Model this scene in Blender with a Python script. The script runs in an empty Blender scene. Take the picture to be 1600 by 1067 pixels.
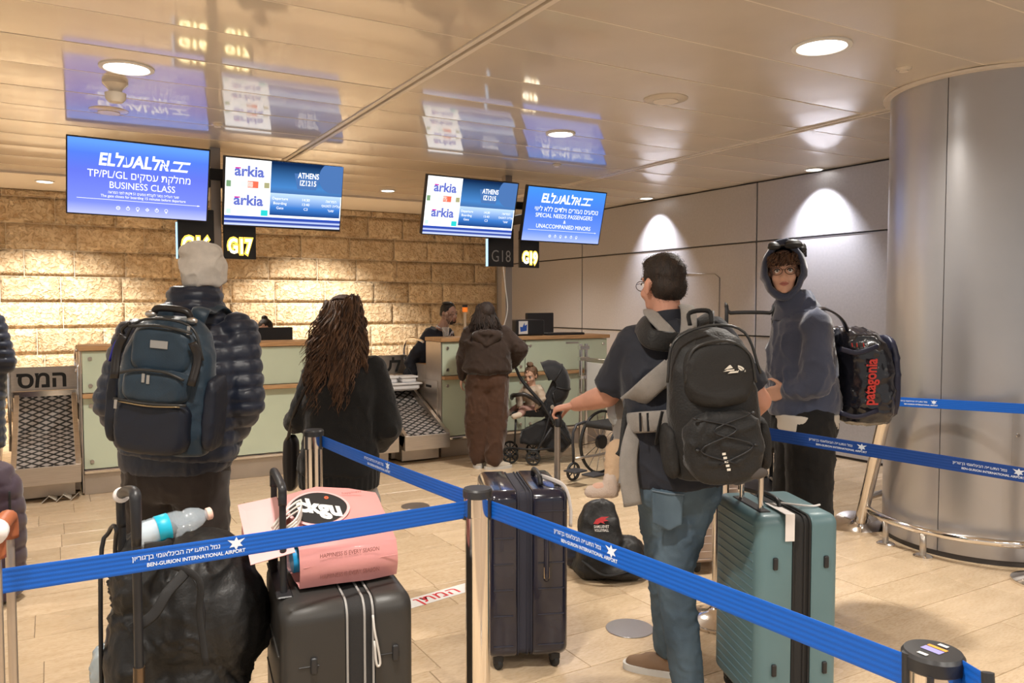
import bpy, bmesh, math, random
import numpy as np
from math import sin, cos, pi, radians, atan, hypot
from mathutils import Vector, Matrix
random.seed(7); RNG = np.random.RandomState(7)
SC = bpy.context.scene; COL = SC.collection

# ------------------------------------------------------------------ camera
FOC, EYE, CX, CY = 1237.0, 1.55, 800.0, 533.5
YAW = atan(721/FOC); PIT = atan(55.5/FOC)
FW = np.array([sin(YAW)*cos(PIT), cos(YAW)*cos(PIT), -sin(PIT)])
RT = np.array([cos(YAW), -sin(YAW), 0.0]); UP = np.cross(RT, FW)
CAM = np.array([0, 0, EYE])
cd = bpy.data.cameras.new('camera'); cam = bpy.data.objects.new('camera', cd); COL.objects.link(cam)
cd.sensor_width = 36; cd.lens = 36*FOC/1600; cd.clip_start = 0.05
cam.matrix_world = Matrix(((RT[0], UP[0], -FW[0], 0), (RT[1], UP[1], -FW[1], 0), (RT[2], UP[2], -FW[2], EYE), (0, 0, 0, 1)))
SC.camera = cam
# ------------------------------------------------------------------ world and exposure
W = bpy.data.worlds.new('hall'); SC.world = W; W.use_nodes = True
W.node_tree.nodes['Background'].inputs[0].default_value = (1.0, 0.96, 0.91, 1)
W.node_tree.nodes['Background'].inputs[1].default_value = 0.55
SC.view_settings.view_transform = 'Standard'; SC.view_settings.look = 'None'
SC.view_settings.exposure = 0.0; SC.view_settings.gamma = 1.0; SC.view_settings.use_curve_mapping = False

# measured points of the place: a sight line from the tripod met at a distance, height or plane
def ray(px, py): return FW + RT*(px-CX)/FOC - UP*(py-CY)/FOC
def at(px, py, d): return CAM + ray(px, py)*d
def atz(px, py, z=0.0): r = ray(px, py); return CAM + r*(z-EYE)/r[2]
def aty(px, py, Y): r = ray(px, py); return CAM + r*Y/r[1]
def atx(px, py, X): r = ray(px, py); return CAM + r*X/r[0]
V = lambda *a: np.array(a, float)
def nrm(v): v = np.asarray(v, float); return v/max(np.linalg.norm(v), 1e-9)
HF = nrm([FW[0], FW[1], 0]); HR = RT.copy(); ZU = V(0, 0, 1)   # level forward / right of the view

# ------------------------------------------------------------------ materials
MATS = {}
def mat(name, col, rough=0.6, metal=0.0, noise=0.0, nscale=20, bump=0.0, bscale=200, stretch=(1,1,1), emit=None, es=1.0,
        trans=0.0, alpha=1.0, sheen=0.0, coat=0.0, col2=None, ior=1.45, detail=4):
    if name in MATS: return MATS[name]
    m = bpy.data.materials.new(name); m.use_nodes = True; MATS[name] = m
    nt = m.node_tree; b = nt.nodes['Principled BSDF']; L = nt.links.new
    c = tuple(col)+(1,)
    b.inputs['Base Color'].default_value = c; b.inputs['Roughness'].default_value = rough; b.inputs['Metallic'].default_value = metal
    b.inputs['IOR'].default_value = ior
    if trans: b.inputs['Transmission Weight'].default_value = trans
    if alpha < 1: b.inputs['Alpha'].default_value = alpha
    if sheen: b.inputs['Sheen Weight'].default_value = sheen; b.inputs['Sheen Roughness'].default_value = .4
    if coat: b.inputs['Coat Weight'].default_value = coat; b.inputs['Coat Roughness'].default_value = .08
    if emit: b.inputs['Emission Color'].default_value = tuple(emit)+(1,); b.inputs['Emission Strength'].default_value = es
    if noise or bump or col2:
        tc = nt.nodes.new('ShaderNodeTexCoord'); mp = nt.nodes.new('ShaderNodeMapping'); mp.inputs['Scale'].default_value = stretch
        L(tc.outputs['Object'], mp.inputs[0])
    if noise or col2:
        n = nt.nodes.new('ShaderNodeTexNoise'); n.inputs['Scale'].default_value = nscale; n.inputs['Detail'].default_value = detail
        L(mp.outputs[0], n.inputs['Vector'])
        r = nt.nodes.new('ShaderNodeValToRGB'); L(n.outputs['Fac'], r.inputs[0]); L(r.outputs[0], b.inputs['Base Color'])
        r.color_ramp.elements[0].position = .32; r.color_ramp.elements[1].position = .68
        a = tuple(x*(1-noise) for x in col); d = tuple(min(1, x*(1+noise)) for x in col)
        if col2: a, d = tuple(col), tuple(col2)
        r.color_ramp.elements[0].color = a+(1,); r.color_ramp.elements[1].color = d+(1,)
    if bump:
        n2 = nt.nodes.new('ShaderNodeTexNoise'); n2.inputs['Scale'].default_value = bscale; n2.inputs['Detail'].default_value = 4
        L(mp.outputs[0], n2.inputs['Vector'])
        bp = nt.nodes.new('ShaderNodeBump'); bp.inputs['Strength'].default_value = bump; bp.inputs['Distance'].default_value = .01
        L(n2.outputs['Fac'], bp.inputs['Height']); L(bp.outputs[0], b.inputs['Normal'])
    return m
def emis(name, col, s=1.0):
    if name in MATS: return MATS[name]
    m = bpy.data.materials.new(name); m.use_nodes = True; MATS[name] = m; nt = m.node_tree
    nt.nodes.remove(nt.nodes['Principled BSDF']); e = nt.nodes.new('ShaderNodeEmission')
    e.inputs[0].default_value = tuple(col)+(1,); e.inputs[1].default_value = s
    nt.links.new(e.outputs[0], nt.nodes['Material Output'].inputs[0]); return m

# ------------------------------------------------------------------ mesh pieces: (verts Nx3, faces list)
class G:
    def __init__(s): s.v = []; s.f = []; s.n = 0; s.m = []
    def add(s, v, f, mi=0):
        v = np.asarray(v, float).reshape(-1, 3); o = s.n
        s.v.append(v); s.f += [tuple(i+o for i in q) for q in f]; s.m += [mi]*len(f); s.n += len(v); return s
    def addg(s, g, mi=None, fn=None):
        if not g.n: return s
        v = np.vstack(g.v); v = fn(v) if fn else v
        o = s.n; s.v.append(v); s.f += [tuple(i+o for i in q) for q in g.f]; s.m += (g.m if mi is None else [mi]*len(g.f)); s.n += len(v); return s
    def verts(s): return np.vstack(s.v)
    def xf(s, R=None, t=None):
        v = s.verts()
        if R is not None: v = v @ np.asarray(R).T
        if t is not None: v = v + np.asarray(t)
        s.v = [v]; return s
def frame(z, up=(0, 0, 1)):
    z = nrm(z); u = np.asarray(up, float)
    if abs(z @ nrm(u)) > .97: u = V(0, 1, 0) if abs(z[1]) < .9 else V(1, 0, 0)
    x = nrm(np.cross(u, z)); y = np.cross(z, x); return x, y, z
def rotz(a): c, s = cos(a), sin(a); return np.array([[c, -s, 0], [s, c, 0], [0, 0, 1]])
def rotx(a): c, s = cos(a), sin(a); return np.array([[1, 0, 0], [0, c, -s], [0, s, c]])
def roty(a): c, s = cos(a), sin(a); return np.array([[c, 0, s], [0, 1, 0], [-s, 0, c]])
BF = [(0,3,2,1),(4,5,6,7),(0,1,5,4),(1,2,6,5),(2,3,7,6),(3,0,4,7)]
def box(x0, y0, z0, x1, y1, z1):
    return G().add([(x0,y0,z0),(x1,y0,z0),(x1,y1,z0),(x0,y1,z0),(x0,y0,z1),(x1,y0,z1),(x1,y1,z1),(x0,y1,z1)], BF)
def bbox_(x0, y0, z0, x1, y1, z1, b=.003):
    """box with chamfered top/side edges: loft of four outlines"""
    pts = lambda k, z: [(x0+k+b, y0+k, z), (x1-k-b, y0+k, z), (x1-k, y0+k+b, z), (x1-k, y1-k-b, z), (x1-k-b, y1-k, z), (x0+k+b, y1-k, z), (x0+k, y1-k-b, z), (x0+k, y0+k+b, z)]
    v = pts(b, z0)+pts(0, z0+b)+pts(0, z1-b)+pts(b, z1); f = [tuple(range(7, -1, -1)), tuple(range(24, 32))]
    for r in range(3):
        for i in range(8): f.append((r*8+i, r*8+(i+1) % 8, (r+1)*8+(i+1) % 8, (r+1)*8+i))
    return G().add(v, f)
def rings(R, closed=True, cap=True):
    R = [np.asarray(r, float) for r in R]; n = len(R[0]); v = np.vstack(R); f = []
    for k in range(len(R)-1):
        for i in range(n if closed else n-1):
            j = (i+1) % n; f.append((k*n+i, k*n+j, (k+1)*n+j, (k+1)*n+i))
    if cap and closed:
        f.append(tuple(range(n-1, -1, -1))); f.append(tuple((len(R)-1)*n+i for i in range(n)))
    return G().add(v, f)
def catmull(P, k=6):
    P = [np.asarray(p, float) for p in P]
    if len(P) < 3: return P
    Q = [2*P[0]-P[1]]+P+[2*P[-1]-P[-2]]; out = []
    for i in range(1, len(Q)-2):
        for t in np.linspace(0, 1, k, endpoint=False):
            a, b, c, d = Q[i-1:i+3]
            out.append(.5*((2*b)+(-a+c)*t+(2*a-5*b+4*c-d)*t*t+(-a+3*b-3*c+d)*t**3))
    out.append(P[-1]); return out
def tube(P, r, n=10, smooth=0, up=(0, 0, 1), flat=1.0, cap=True):
    """tube along P; r = radius or list; flat squeezes the second axis"""
    rr = [r]*len(P) if np.isscalar(r) else list(r)
    if smooth:
        rr = [float(q[0]) for q in catmull([V(x, 0, 0) for x in rr], smooth)]; P = catmull(P, smooth)
    P = [np.asarray(p, float) for p in P]; R = []; px = None
    for i, p in enumerate(P):
        t = nrm(P[min(i+1, len(P)-1)]-P[max(i-1, 0)])
        if px is None: x, y, _ = frame(t, up)
        else:
            x = nrm(px - t*(px @ t)); y = np.cross(t, x)
        px = x
        a = np.linspace(0, 2*pi, n, endpoint=False)
        R.append(p + rr[i]*(np.cos(a)[:, None]*x + flat*np.sin(a)[:, None]*y))
    return rings(R, cap=cap)
def cyl(a, b, r, n=16, r2=None): return tube([a, b], [r, r if r2 is None else r2], n)
def disc(c, r, h, n=32, ax=(0, 0, 1), bev=.002):
    ax = nrm(ax); x, y, _ = frame(ax, (0, 1, 0)); c = np.asarray(c, float); a = np.linspace(0, 2*pi, n, endpoint=False)
    o = lambda q, z: c+ax*z+q*(np.cos(a)[:, None]*x+np.sin(a)[:, None]*y)
    return rings([o(r-bev, 0), o(r, bev), o(r, h-bev), o(r-bev, h)])
def lathe(prof, c=(0, 0, 0), n=32, ax=(0, 0, 1), up=(0, 1, 0)):
    ax = nrm(ax); x, y, _ = frame(ax, up); c = np.asarray(c, float); a = np.linspace(0, 2*pi, n, endpoint=False)
    return rings([c+ax*z+max(q, 1e-4)*(np.cos(a)[:, None]*x+np.sin(a)[:, None]*y) for q, z in prof])
def ell(c, r, R=None, n=16, m=10):
    r = (r, r, r) if np.isscalar(r) else r; out = []
    for i in range(m+1):
        th = pi*(i/m); s = max(sin(th), 1e-3); a = np.linspace(0, 2*pi, n, endpoint=False)
        out.append(np.stack([r[0]*s*np.cos(a), r[1]*s*np.sin(a), np.full(n, -r[2]*cos(th))], 1))
    g = rings(out)
    return g.xf(R, c)
def cap(a, b, ra, rb, n=12):
    """round ended tapering limb"""
    a = np.asarray(a, float); b = np.asarray(b, float); t = nrm(b-a); P = []; r = []
    for k in (-1, -.85, -.5, 0): P.append(a+t*ra*k); r.append(ra*math.sqrt(max(1-k*k, .002)))
    for k in (0, .5, .85, 1): P.append(b+t*rb*k); r.append(rb*math.sqrt(max(1-k*k, .002)))
    return tube(P, r, n)
def sell(w, d, n=32, e=2.5):
    """superellipse outline, half sizes w,d"""
    a = np.linspace(0, 2*pi, n, endpoint=False); c, s = np.cos(a), np.sin(a)
    return np.stack([w*np.sign(c)*np.abs(c)**(2/e), d*np.sign(s)*np.abs(s)**(2/e)], 1)
def loft(secs, n=32, e=2.4):
    """secs: list of (centre, halfwidth, halfdepth, xaxis, yaxis[, e])"""
    R = []
    for s in secs:
        o = sell(s[1], s[2], n, s[5] if len(s) > 5 else e)
        R.append(np.asarray(s[0]) + o[:, :1]*np.asarray(s[3]) + o[:, 1:]*np.asarray(s[4]))
    return rings(R)
def rbox(w, d, h, r=.03, n=6, e=None):
    """rounded box centred in x,y, z from 0 to h"""
    hw, hd = w/2, d/2; R = []
    def outline(k):
        rr = max(r-k, 1e-3); q = []
        for cx, cy, a0 in ((hw-r, hd-r, 0), (-hw+r, hd-r, pi/2), (-hw+r, -hd+r, pi), (hw-r, -hd+r, 3*pi/2)):
            for i in range(n+1): a = a0+pi/2*i/n; q.append((cx+rr*cos(a), cy+rr*sin(a)))
        return q
    for i in range(n+1):
        a = pi/2*i/n; R.append([(x, y, r-r*cos(a)*1) for x, y in outline(r-r*sin(a))])
    for i in range(n+1):
        a = pi/2*i/n; R.append([(x, y, h-r+r*sin(a)) for x, y in outline(r-r*cos(a))])
    return rings(R)
NROT = np.array([[.36, .48, -.8], [-.8, .6, 0], [.48, .64, .6]])
def vnoise(p, s=0):
    """vectorised value noise -1..1"""
    p = np.asarray(p) @ NROT.T+.37*s; i = np.floor(p).astype(np.int64); f = p-i; f = f*f*f*(f*(f*6-15)+10); out = 0
    def h(a, b, c):
        n = (a*73856093) ^ (b*19349663) ^ (c*83492791) ^ (s*2654435)
        n = (n ^ (n >> 13))*1274126177 & 0x7fffffff; n = (n ^ (n >> 16)) & 0xffff
        return n/32767.5-1
    for dx in (0, 1):
        for dy in (0, 1):
            for dz in (0, 1):
                w = (f[:, 0] if dx else 1-f[:, 0])*(f[:, 1] if dy else 1-f[:, 1])*(f[:, 2] if dz else 1-f[:, 2])
                out = out+w*h(i[:, 0]+dx, i[:, 1]+dy, i[:, 2]+dz)
    return out
def fbm(p, s=0, o=3):
    r = 0; a = 1
    for k in range(o): r = r+a*vnoise(p*2**k, s+k); a *= .5
    return r

# ------------------------------------------------------------------ objects
def tag(o, label=None, cat=None, group=None, kind=None):
    if label: o['label'] = label
    if cat: o['category'] = cat
    if group: o['group'] = group
    if kind: o['kind'] = kind
    return o
def empty(name, loc, label=None, cat=None, group=None, kind=None, rz=0.0):
    o = bpy.data.objects.new(name, None); COL.objects.link(o); o.location = loc; o.rotation_euler = (0, 0, rz)
    o.empty_display_size = .1; return tag(o, label, cat, group, kind)
def world_loc(o):
    t = np.array(o.location)
    return t if not o.parent else world_loc(o.parent)+t
def mk(name, g, m, parent=None, local=False, smooth=False, loc=None, label=None, cat=None, group=None, kind=None, sharp=None):
    """g holds world coordinates unless local; parents are never rotated unless local"""
    me = bpy.data.meshes.new(name); v = g.verts()
    o = bpy.data.objects.new(name, me); COL.objects.link(o)
    if parent: o.parent = parent
    if not local:
        if parent:
            if loc is None: off = world_loc(parent)
            else: off = np.asarray(loc, float); o.location = off-world_loc(parent)
        else:
            off = np.array([(v[:, 0].min()+v[:, 0].max())/2, (v[:, 1].min()+v[:, 1].max())/2, v[:, 2].min()]) if loc is None else np.asarray(loc, float)
            o.location = off
        v = v-off
    me.from_pydata(v.tolist(), [], g.f)
    ms = m if isinstance(m, (list, tuple)) else [m]
    for q in ms: me.materials.append(q)
    if len(ms) > 1: me.polygons.foreach_set('material_index', g.m)
    if smooth:
        me.polygons.foreach_set('use_smooth', [True]*len(me.polygons))
        if smooth is not True or sharp: me.set_sharp_from_angle(angle=radians(sharp or smooth))
    me.update(); return tag(o, label, cat, group, kind)
def solidify(g, vox, sm=6, fn=None):
    """union of overlapping closed pieces as one continuous surface; fn(verts, normals) moves the points"""
    me = bpy.data.meshes.new('t'); me.from_pydata(g.verts().tolist(), [], g.f); o = bpy.data.objects.new('t', me); COL.objects.link(o)
    bm = bmesh.new(); bm.from_mesh(me); bmesh.ops.recalc_face_normals(bm, faces=bm.faces); bm.to_mesh(me); bm.free()
    r = o.modifiers.new('r', 'REMESH'); r.mode = 'VOXEL'; r.voxel_size = vox
    if sm: s = o.modifiers.new('s', 'SMOOTH'); s.factor = .5; s.iterations = sm
    dg = bpy.context.evaluated_depsgraph_get(); e = o.evaluated_get(dg); m2 = bpy.data.meshes.new_from_object(e)
    n = len(m2.vertices); v = np.empty(n*3); m2.vertices.foreach_get('co', v); v = v.reshape(-1, 3)
    if fn:
        nn = np.empty(n*3); m2.vertex_normals.foreach_get('vector', nn); v = fn(v, nn.reshape(-1, 3))
    out = G(); out.v = [v]; out.f = [tuple(p.vertices) for p in m2.polygons]; out.n = n; out.m = [0]*len(out.f)
    bpy.data.objects.remove(o); bpy.data.meshes.remove(me); bpy.data.meshes.remove(m2); return out
def dup(o, loc=None, parent=None, first=True):
    """copy of a thing with its parts and sub-parts"""
    c = o.copy(); COL.objects.link(c)
    if not first: c.parent = parent
    if loc is not None: c.location = loc
    for ch in [x for x in SC.objects if x.parent == o]: dup(ch, None, c, False)
    return c
_tc = {}
def text(body, size=1.0, heb=False, extrude=0.0, bold=0.0, align='CENTER', space=1.0):
    """flat lettering as mesh in x,y plane; Hebrew is passed in reading order and reversed here"""
    if heb: body = '\n'.join(x[::-1] for x in body.split('\n'))
    c = bpy.data.curves.new('t', 'FONT'); c.body = body; c.size = size; c.align_x = align; c.align_y = 'CENTER'; c.extrude = extrude
    c.offset = bold; c.resolution_u = 3; c.space_character = space
    o = bpy.data.objects.new('t', c); COL.objects.link(o); dg = bpy.context.evaluated_depsgraph_get()
    m = bpy.data.meshes.new_from_object(o.evaluated_get(dg)); g = G()
    g.add([tuple(q.co) for q in m.vertices], [tuple(p.vertices) for p in m.polygons])
    bpy.data.objects.remove(o); bpy.data.curves.remove(c); bpy.data.meshes.remove(m); return g
def plane_map(o, ux, uy, lift=0.0):
    o = np.asarray(o, float); ux = np.asarray(ux, float); uy = np.asarray(uy, float); n = nrm(np.cross(ux, uy))
    return lambda v: o+v[:, :1]*ux+v[:, 1:2]*uy+(v[:, 2:3]+lift)*n
# ------------------------------------------------------------------ lamps of the hall
HC = 2.95
DOWN_BIG = [(0.42, 5.21), (3.62, 2.90), (3.61, 5.41)]
def spot(x, y, z, power, ang, blend=.6, col=(1, .84, .66), r=.07, tilt=None):
    l = bpy.data.lights.new('downlight_lamp', 'SPOT'); l.energy = power; l.spot_size = radians(ang); l.spot_blend = blend; l.color = col; l.shadow_soft_size = r
    o = bpy.data.objects.new('downlight_lamp', l); COL.objects.link(o); o.location = (x, y, z)
    if tilt is not None: o.rotation_euler = Vector(tilt).to_track_quat('-Z', 'Y').to_euler()
    return o
WARM = (1, .945, .86); COOL = (.93, .93, 1.0)
for x, y in DOWN_BIG+[(.42, 1.6), (.42, -1.6), (3.62, -.4), (-2.78, 5.2), (-2.78, 1.6), (1.9, -1.2), (-1.2, -.2), (5.2,-1.5)]:
    spot(x, y, HC-.02, 345, 150, .9, WARM, .09)
for x, y in [(6.785, 5.50), (6.707, 8.05)]:                      # small wall washers over the grey panels
    spot(6.62, y, HC-.02, 210, 84, .8, COOL, .02, (.35, 0, -1))
for x in (-3.6, -.02, 3.56): spot(x, 10.9, 3.0, 800, 100, .8, (1, .92, .80), .05, (0, .34, -1))
for x in (1.2, 5.2): spot(x, 9.6, 2.9, 160, 130, .7, WARM, .05)

# ------------------------------------------------------------------ materials of the setting
M_ceil = mat('ceiling enamel', (.66, .58, .475), .40, .0, coat=1.0, noise=.05, nscale=2)
M_slot = mat('slot black', (.012, .01, .01), .8)
M_rail = mat('slot rail', (.80, .72, .62), .4, .1)
M_plaster = mat('soffit paint', (.72, .66, .57), .7)
M_grey = mat('grey wall panel', (.46, .455, .48), .42, .35, noise=.04, nscale=40, bump=.05, bscale=90)
M_joint = mat('wall joint', (.06, .055, .055), .6)
M_trimm = mat('panel edge', (.36, .35, .35), .3, .8)
M_steel = mat('brushed steel', (.56, .51, .46), .33, .9, noise=.08, nscale=6, stretch=(1, 1, 30), bump=.03, bscale=60)
M_chrome = mat('chrome', (.82, .80, .78), .10, 1.0)
M_black = mat('black plastic', (.018, .018, .02), .42)
M_rubber = mat('black rubber', (.02, .02, .02), .7)
M_dark = mat('dark enamel', (.03, .03, .035), .5)
M_white = mat('white paint', (.75, .74, .72), .5)
M_wood = mat('counter wood', (.42, .23, .10), .45, col2=(.56, .34, .17), nscale=6, stretch=(1, 12, 12))

def stone_floor_mat():
    m = mat('floor limestone', (.53, .395, .255), .23, noise=.1, nscale=3, bump=.03, bscale=30, col2=(.68, .53, .37), stretch=(1.2, 5, 1), detail=5)
    rp = [n for n in m.node_tree.nodes if n.type == 'VALTORGB'][0]; rp.color_ramp.elements[0].position = .2; rp.color_ramp.elements[1].position = .8
    nt = m.node_tree; b = nt.nodes['Principled BSDF']; L = nt.links.new
    oi = nt.nodes.new('ShaderNodeObjectInfo'); mx = nt.nodes.new('ShaderNodeMixRGB'); mx.blend_type = 'MULTIPLY'; mx.inputs[0].default_value = 1
    r = nt.nodes.new('ShaderNodeValToRGB'); r.color_ramp.elements[0].color = (.92, .91, .88, 1); r.color_ramp.elements[1].color = (1.1, 1.1, 1.1, 1)
    L(oi.outputs['Random'], r.inputs[0]); src = b.inputs['Base Color'].links[0].from_socket
    L(src, mx.inputs[1]); L(r.outputs[0], mx.inputs[2]); L(mx.outputs[0], b.inputs['Base Color'])
    mp = [q for q in nt.nodes if q.type == 'MAPPING'][0]; tcn = [q for q in nt.nodes if q.type == 'TEX_COORD'][0]; ad = nt.nodes.new('ShaderNodeVectorMath'); ad.operation = 'ADD'
    sc = nt.nodes.new('ShaderNodeVectorMath'); sc.operation = 'SCALE'; sc.inputs['Scale'].default_value = 7.3; L(oi.outputs['Location'], sc.inputs[0]); L(tcn.outputs['Object'], ad.inputs[0]); L(sc.outputs[0], ad.inputs[1]); L(ad.outputs[0], mp.inputs[0])
    n3 = nt.nodes.new('ShaderNodeTexNoise'); n3.inputs['Scale'].default_value = 28; n3.inputs['Detail'].default_value = 7; L(mp.outputs[0], n3.inputs['Vector']); r5 = nt.nodes.new('ShaderNodeValToRGB')
    r5.color_ramp.elements[0].position = .35; r5.color_ramp.elements[0].color = (.86, .82, .76, 1); r5.color_ramp.elements[1].position = .55; r5.color_ramp.elements[1].color = (1, 1, 1, 1); L(n3.outputs[0], r5.inputs[0])
    m5 = nt.nodes.new('ShaderNodeMixRGB'); m5.blend_type = 'MULTIPLY'; m5.inputs[0].default_value = 1; L(mx.outputs[0], m5.inputs[1]); L(r5.outputs[0], m5.inputs[2]); L(m5.outputs[0], b.inputs['Base Color'])
    # fine speckle
    n = nt.nodes.new('ShaderNodeTexNoise'); n.inputs['Scale'].default_value = .8; rr = nt.nodes.new('ShaderNodeMapRange')
    rr.inputs[3].default_value = .16; rr.inputs[4].default_value = .36; L(mp.outputs[0], n.inputs['Vector']); L(n.outputs[0], rr.inputs[0]); L(rr.outputs[0], b.inputs['Roughness'])
    return m
M_tile = stone_floor_mat()
M_grout = mat('floor grout', (.30, .22, .15), .8)
def stone_mat():
    m = mat('jerusalem stone', (.66, .50, .32), .88, col2=(.80, .67, .48), nscale=7, detail=10)
    nt = m.node_tree; b = nt.nodes['Principled BSDF']; L = nt.links.new
    tc = nt.nodes.new('ShaderNodeTexCoord')
    oi = nt.nodes.new('ShaderNodeObjectInfo'); ad = nt.nodes.new('ShaderNodeVectorMath'); ad.operation = 'ADD'
    gm = nt.nodes.new('ShaderNodeNewGeometry'); L(gm.outputs['Position'], ad.inputs[0]); L(gm.outputs['Position'], [q for q in nt.nodes if q.type == 'MAPPING'][0].inputs[0]); sc = nt.nodes.new('ShaderNodeVectorMath'); sc.operation = 'SCALE'; sc.inputs['Scale'].default_value = 0
    L(oi.outputs['Location'], sc.inputs[0]); L(sc.outputs[0], ad.inputs[1])
    n = nt.nodes.new('ShaderNodeTexNoise'); n.inputs['Scale'].default_value = 21; n.inputs['Detail'].default_value = 5; n.inputs['Distortion'].default_value = .8
    L(ad.outputs[0], n.inputs['Vector'])
    r = nt.nodes.new('ShaderNodeValToRGB'); r.color_ramp.elements[0].position = .36; r.color_ramp.elements[1].position = .56
    L(n.outputs[0], r.inputs[0])
    bp = nt.nodes.new('ShaderNodeBump'); bp.inputs['Strength'].default_value = 1; bp.inputs['Distance'].default_value = .016
    L(r.outputs[0], bp.inputs['Height']); L(bp.outputs[0], b.inputs['Normal'])
    mx = nt.nodes.new('ShaderNodeMixRGB'); mx.blend_type = 'MULTIPLY'; mx.inputs[0].default_value = 1
    r2 = nt.nodes.new('ShaderNodeValToRGB'); r2.color_ramp.elements[0].color = (.84, .80, .76, 1); r2.color_ramp.elements[1].color = (1.12, 1.1, 1.08, 1)
    L(oi.outputs['Random'], r2.inputs[0]); src = b.inputs['Base Color'].links[0].from_socket
    L(src, mx.inputs[1]); L(r2.outputs[0], mx.inputs[2])
    mx2 = nt.nodes.new('ShaderNodeMixRGB'); mx2.blend_type = 'MULTIPLY'; mx2.inputs[0].default_value = 1
    r3 = nt.nodes.new('ShaderNodeValToRGB'); r3.color_ramp.elements[0].position = .3; r3.color_ramp.elements[1].position = .5
    r3.color_ramp.elements[0].color = (.74, .64, .52, 1); r3.color_ramp.elements[1].color = (1, 1, 1, 1)
    L(n.outputs[0], r3.inputs[0]); L(mx.outputs[0], mx2.inputs[1]); L(r3.outputs[0], mx2.inputs[2]); L(mx2.outputs[0], b.inputs['Base Color'])
    return m
M_stone = stone_mat()
M_mortar = mat('mortar', (.80, .70, .55), .9)

# ------------------------------------------------------------------ floor: paving slabs in running bond, each a part
floor = mk('floor', box(-6, -3, -.06, 7.0, 12.7, -.006), M_grout, kind='structure', loc=(0, 0, 0))
TW, TH = .62, .31
def slab(w, h):
    g = bbox_(.0015, .0015, -.02, w-.0015, h-.0015, 0, .0012); me = bpy.data.meshes.new('tile'); me.from_pydata(g.verts().tolist(), [], g.f); me.materials.append(M_tile); return me
slabs = {w: slab(w, TH) for w in (TW, TW*.75)}
cells = []
r0 = random.Random(3)
for j in range(-8, 41):
    y = 3.957+.31*(j-3); x = -6+r0.random()*.6
    while x < 6.9:
        w = TW if r0.random() < .7 else TW*.75
        cells.append((x, y, w)); x += w
def tile_score(c):
    p = V(c[0]+.3, c[1]+.15, 0)-CAM; d = p @ FW
    if d < .8: return 1e9
    px = CX+FOC*(p @ RT)/d; py = CY-FOC*(p @ UP)/d
    return d if -60 < px < 1660 and py < 1180 and not (px > 1400 and d > 4.6) else 1e6+d
cells.sort(key=tile_score)
for x, y, w in cells[:300]:
    o = bpy.data.objects.new('tile', slabs[w]); COL.objects.link(o); o.parent = floor; o.location = (x, y, r0.uniform(-.0006, .0004))
gt = G()
for x, y, w in cells[300:]: gt.addg(bbox_(x+.0015, y+.0015, -.02, x+w-.0015, y+TH-.0015, 0, .0012))
mk('tile_field', gt, M_tile, floor, kind='stuff')

# ------------------------------------------------------------------ stone wall
YS = 12.4
wall_back = mk('wall_back', box(-6, YS+.004, 0, 6.92, YS+.3, 3.12), M_mortar, kind='structure', loc=(0, YS, 0))
def block_mesh(k):
    rr = np.random.RandomState(k); nx, nz = 13, 7; v = []; f = []
    for i in range(nx):
        for j in range(nz):
            u, w = i/(nx-1), j/(nz-1); e = min(u, 1-u)*10 if 1 else 0; q = min(1, min(u, 1-u)*9, min(w, 1-w)*5)
            v.append((u, -(.001+.006*q+.005*q*rr.uniform(-1, 1)), w))
    idx = lambda i, j: i*nz+j
    for i in range(nx-1):
        for j in range(nz-1): f.append((idx(i, j), idx(i+1, j), idx(i+1, j+1), idx(i, j+1)))
    o = len(v); ring = [idx(i, 0) for i in range(nx)]+[idx(nx-1, j) for j in range(1, nz)]+[idx(i, nz-1) for i in range(nx-2, -1, -1)]+[idx(0, j) for j in range(nz-2, 0, -1)]
    for q in ring: v.append((v[q][0], .03, v[q][2]))
    n = len(ring)
    for a in range(n): b = (a+1) % n; f.append((ring[a], o+a, o+b, ring[b]))
    me = bpy.data.meshes.new('stone_block'); me.from_pydata(v, [], f); me.materials.append(M_stone)
    me.polygons.foreach_set('use_smooth', [True]*len(me.polygons)); return me
blocks = [block_mesh(k) for k in range(6)]
zz = [0, .19]+[.19+.3515*k for k in range(1, 9)]+[3.1]; r1 = random.Random(11)
for k in range(len(zz)-1):
    x = -3.6+r1.random()*.5
    while x < 6.8:
        w = r1.uniform(.58, .84)
        if x+w > 6.5: w = 6.92-x-.01
        o = bpy.data.objects.new('stone_block', r1.choice(blocks)); COL.objects.link(o); o.parent = wall_back
        o.location = (x+.004, .0, zz[k]+.004); o.scale = (w-.008, 1+r1.uniform(-.2, .3), zz[k+1]-zz[k]-.008); x += w

# ------------------------------------------------------------------ grey panelled wall
XW = 6.92
wall_right = mk('wall_right', box(XW+.03, -3, 0, XW+.25, YS+.3, 3.1), M_joint, kind='structure', loc=(XW, 0, 0))
yl = [-.42, 2.98, 6.38, 9.78, YS]; zl = [.02, .13, 1.208, 2.276, 2.945]
for i in range(len(yl)-1):
    for j in range(len(zl)-1):
        p = mk('wall_panel', bbox_(XW, yl[i]+.009, zl[j]+.008, XW+.035, yl[i+1]-.009, zl[j+1]-.008, .003), M_grey, wall_right)
        if j in (1, 2): mk('panel_edge', box(XW-.004, yl[i]+.012, zl[j+1]-.014, XW+.004, yl[i+1]-.012, zl[j+1]-.007), M_trimm, p)
# a hatch outline on the panels
hp = [atx(px, py, XW-.004) for px, py in ((1032, 500), (1032, 432), (1036, 427), (1117, 428), (1124, 434), (1123, 512))]
mk('hatch_rim', tube(hp, .006, 6), M_trimm, wall_right, smooth=True)

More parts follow.
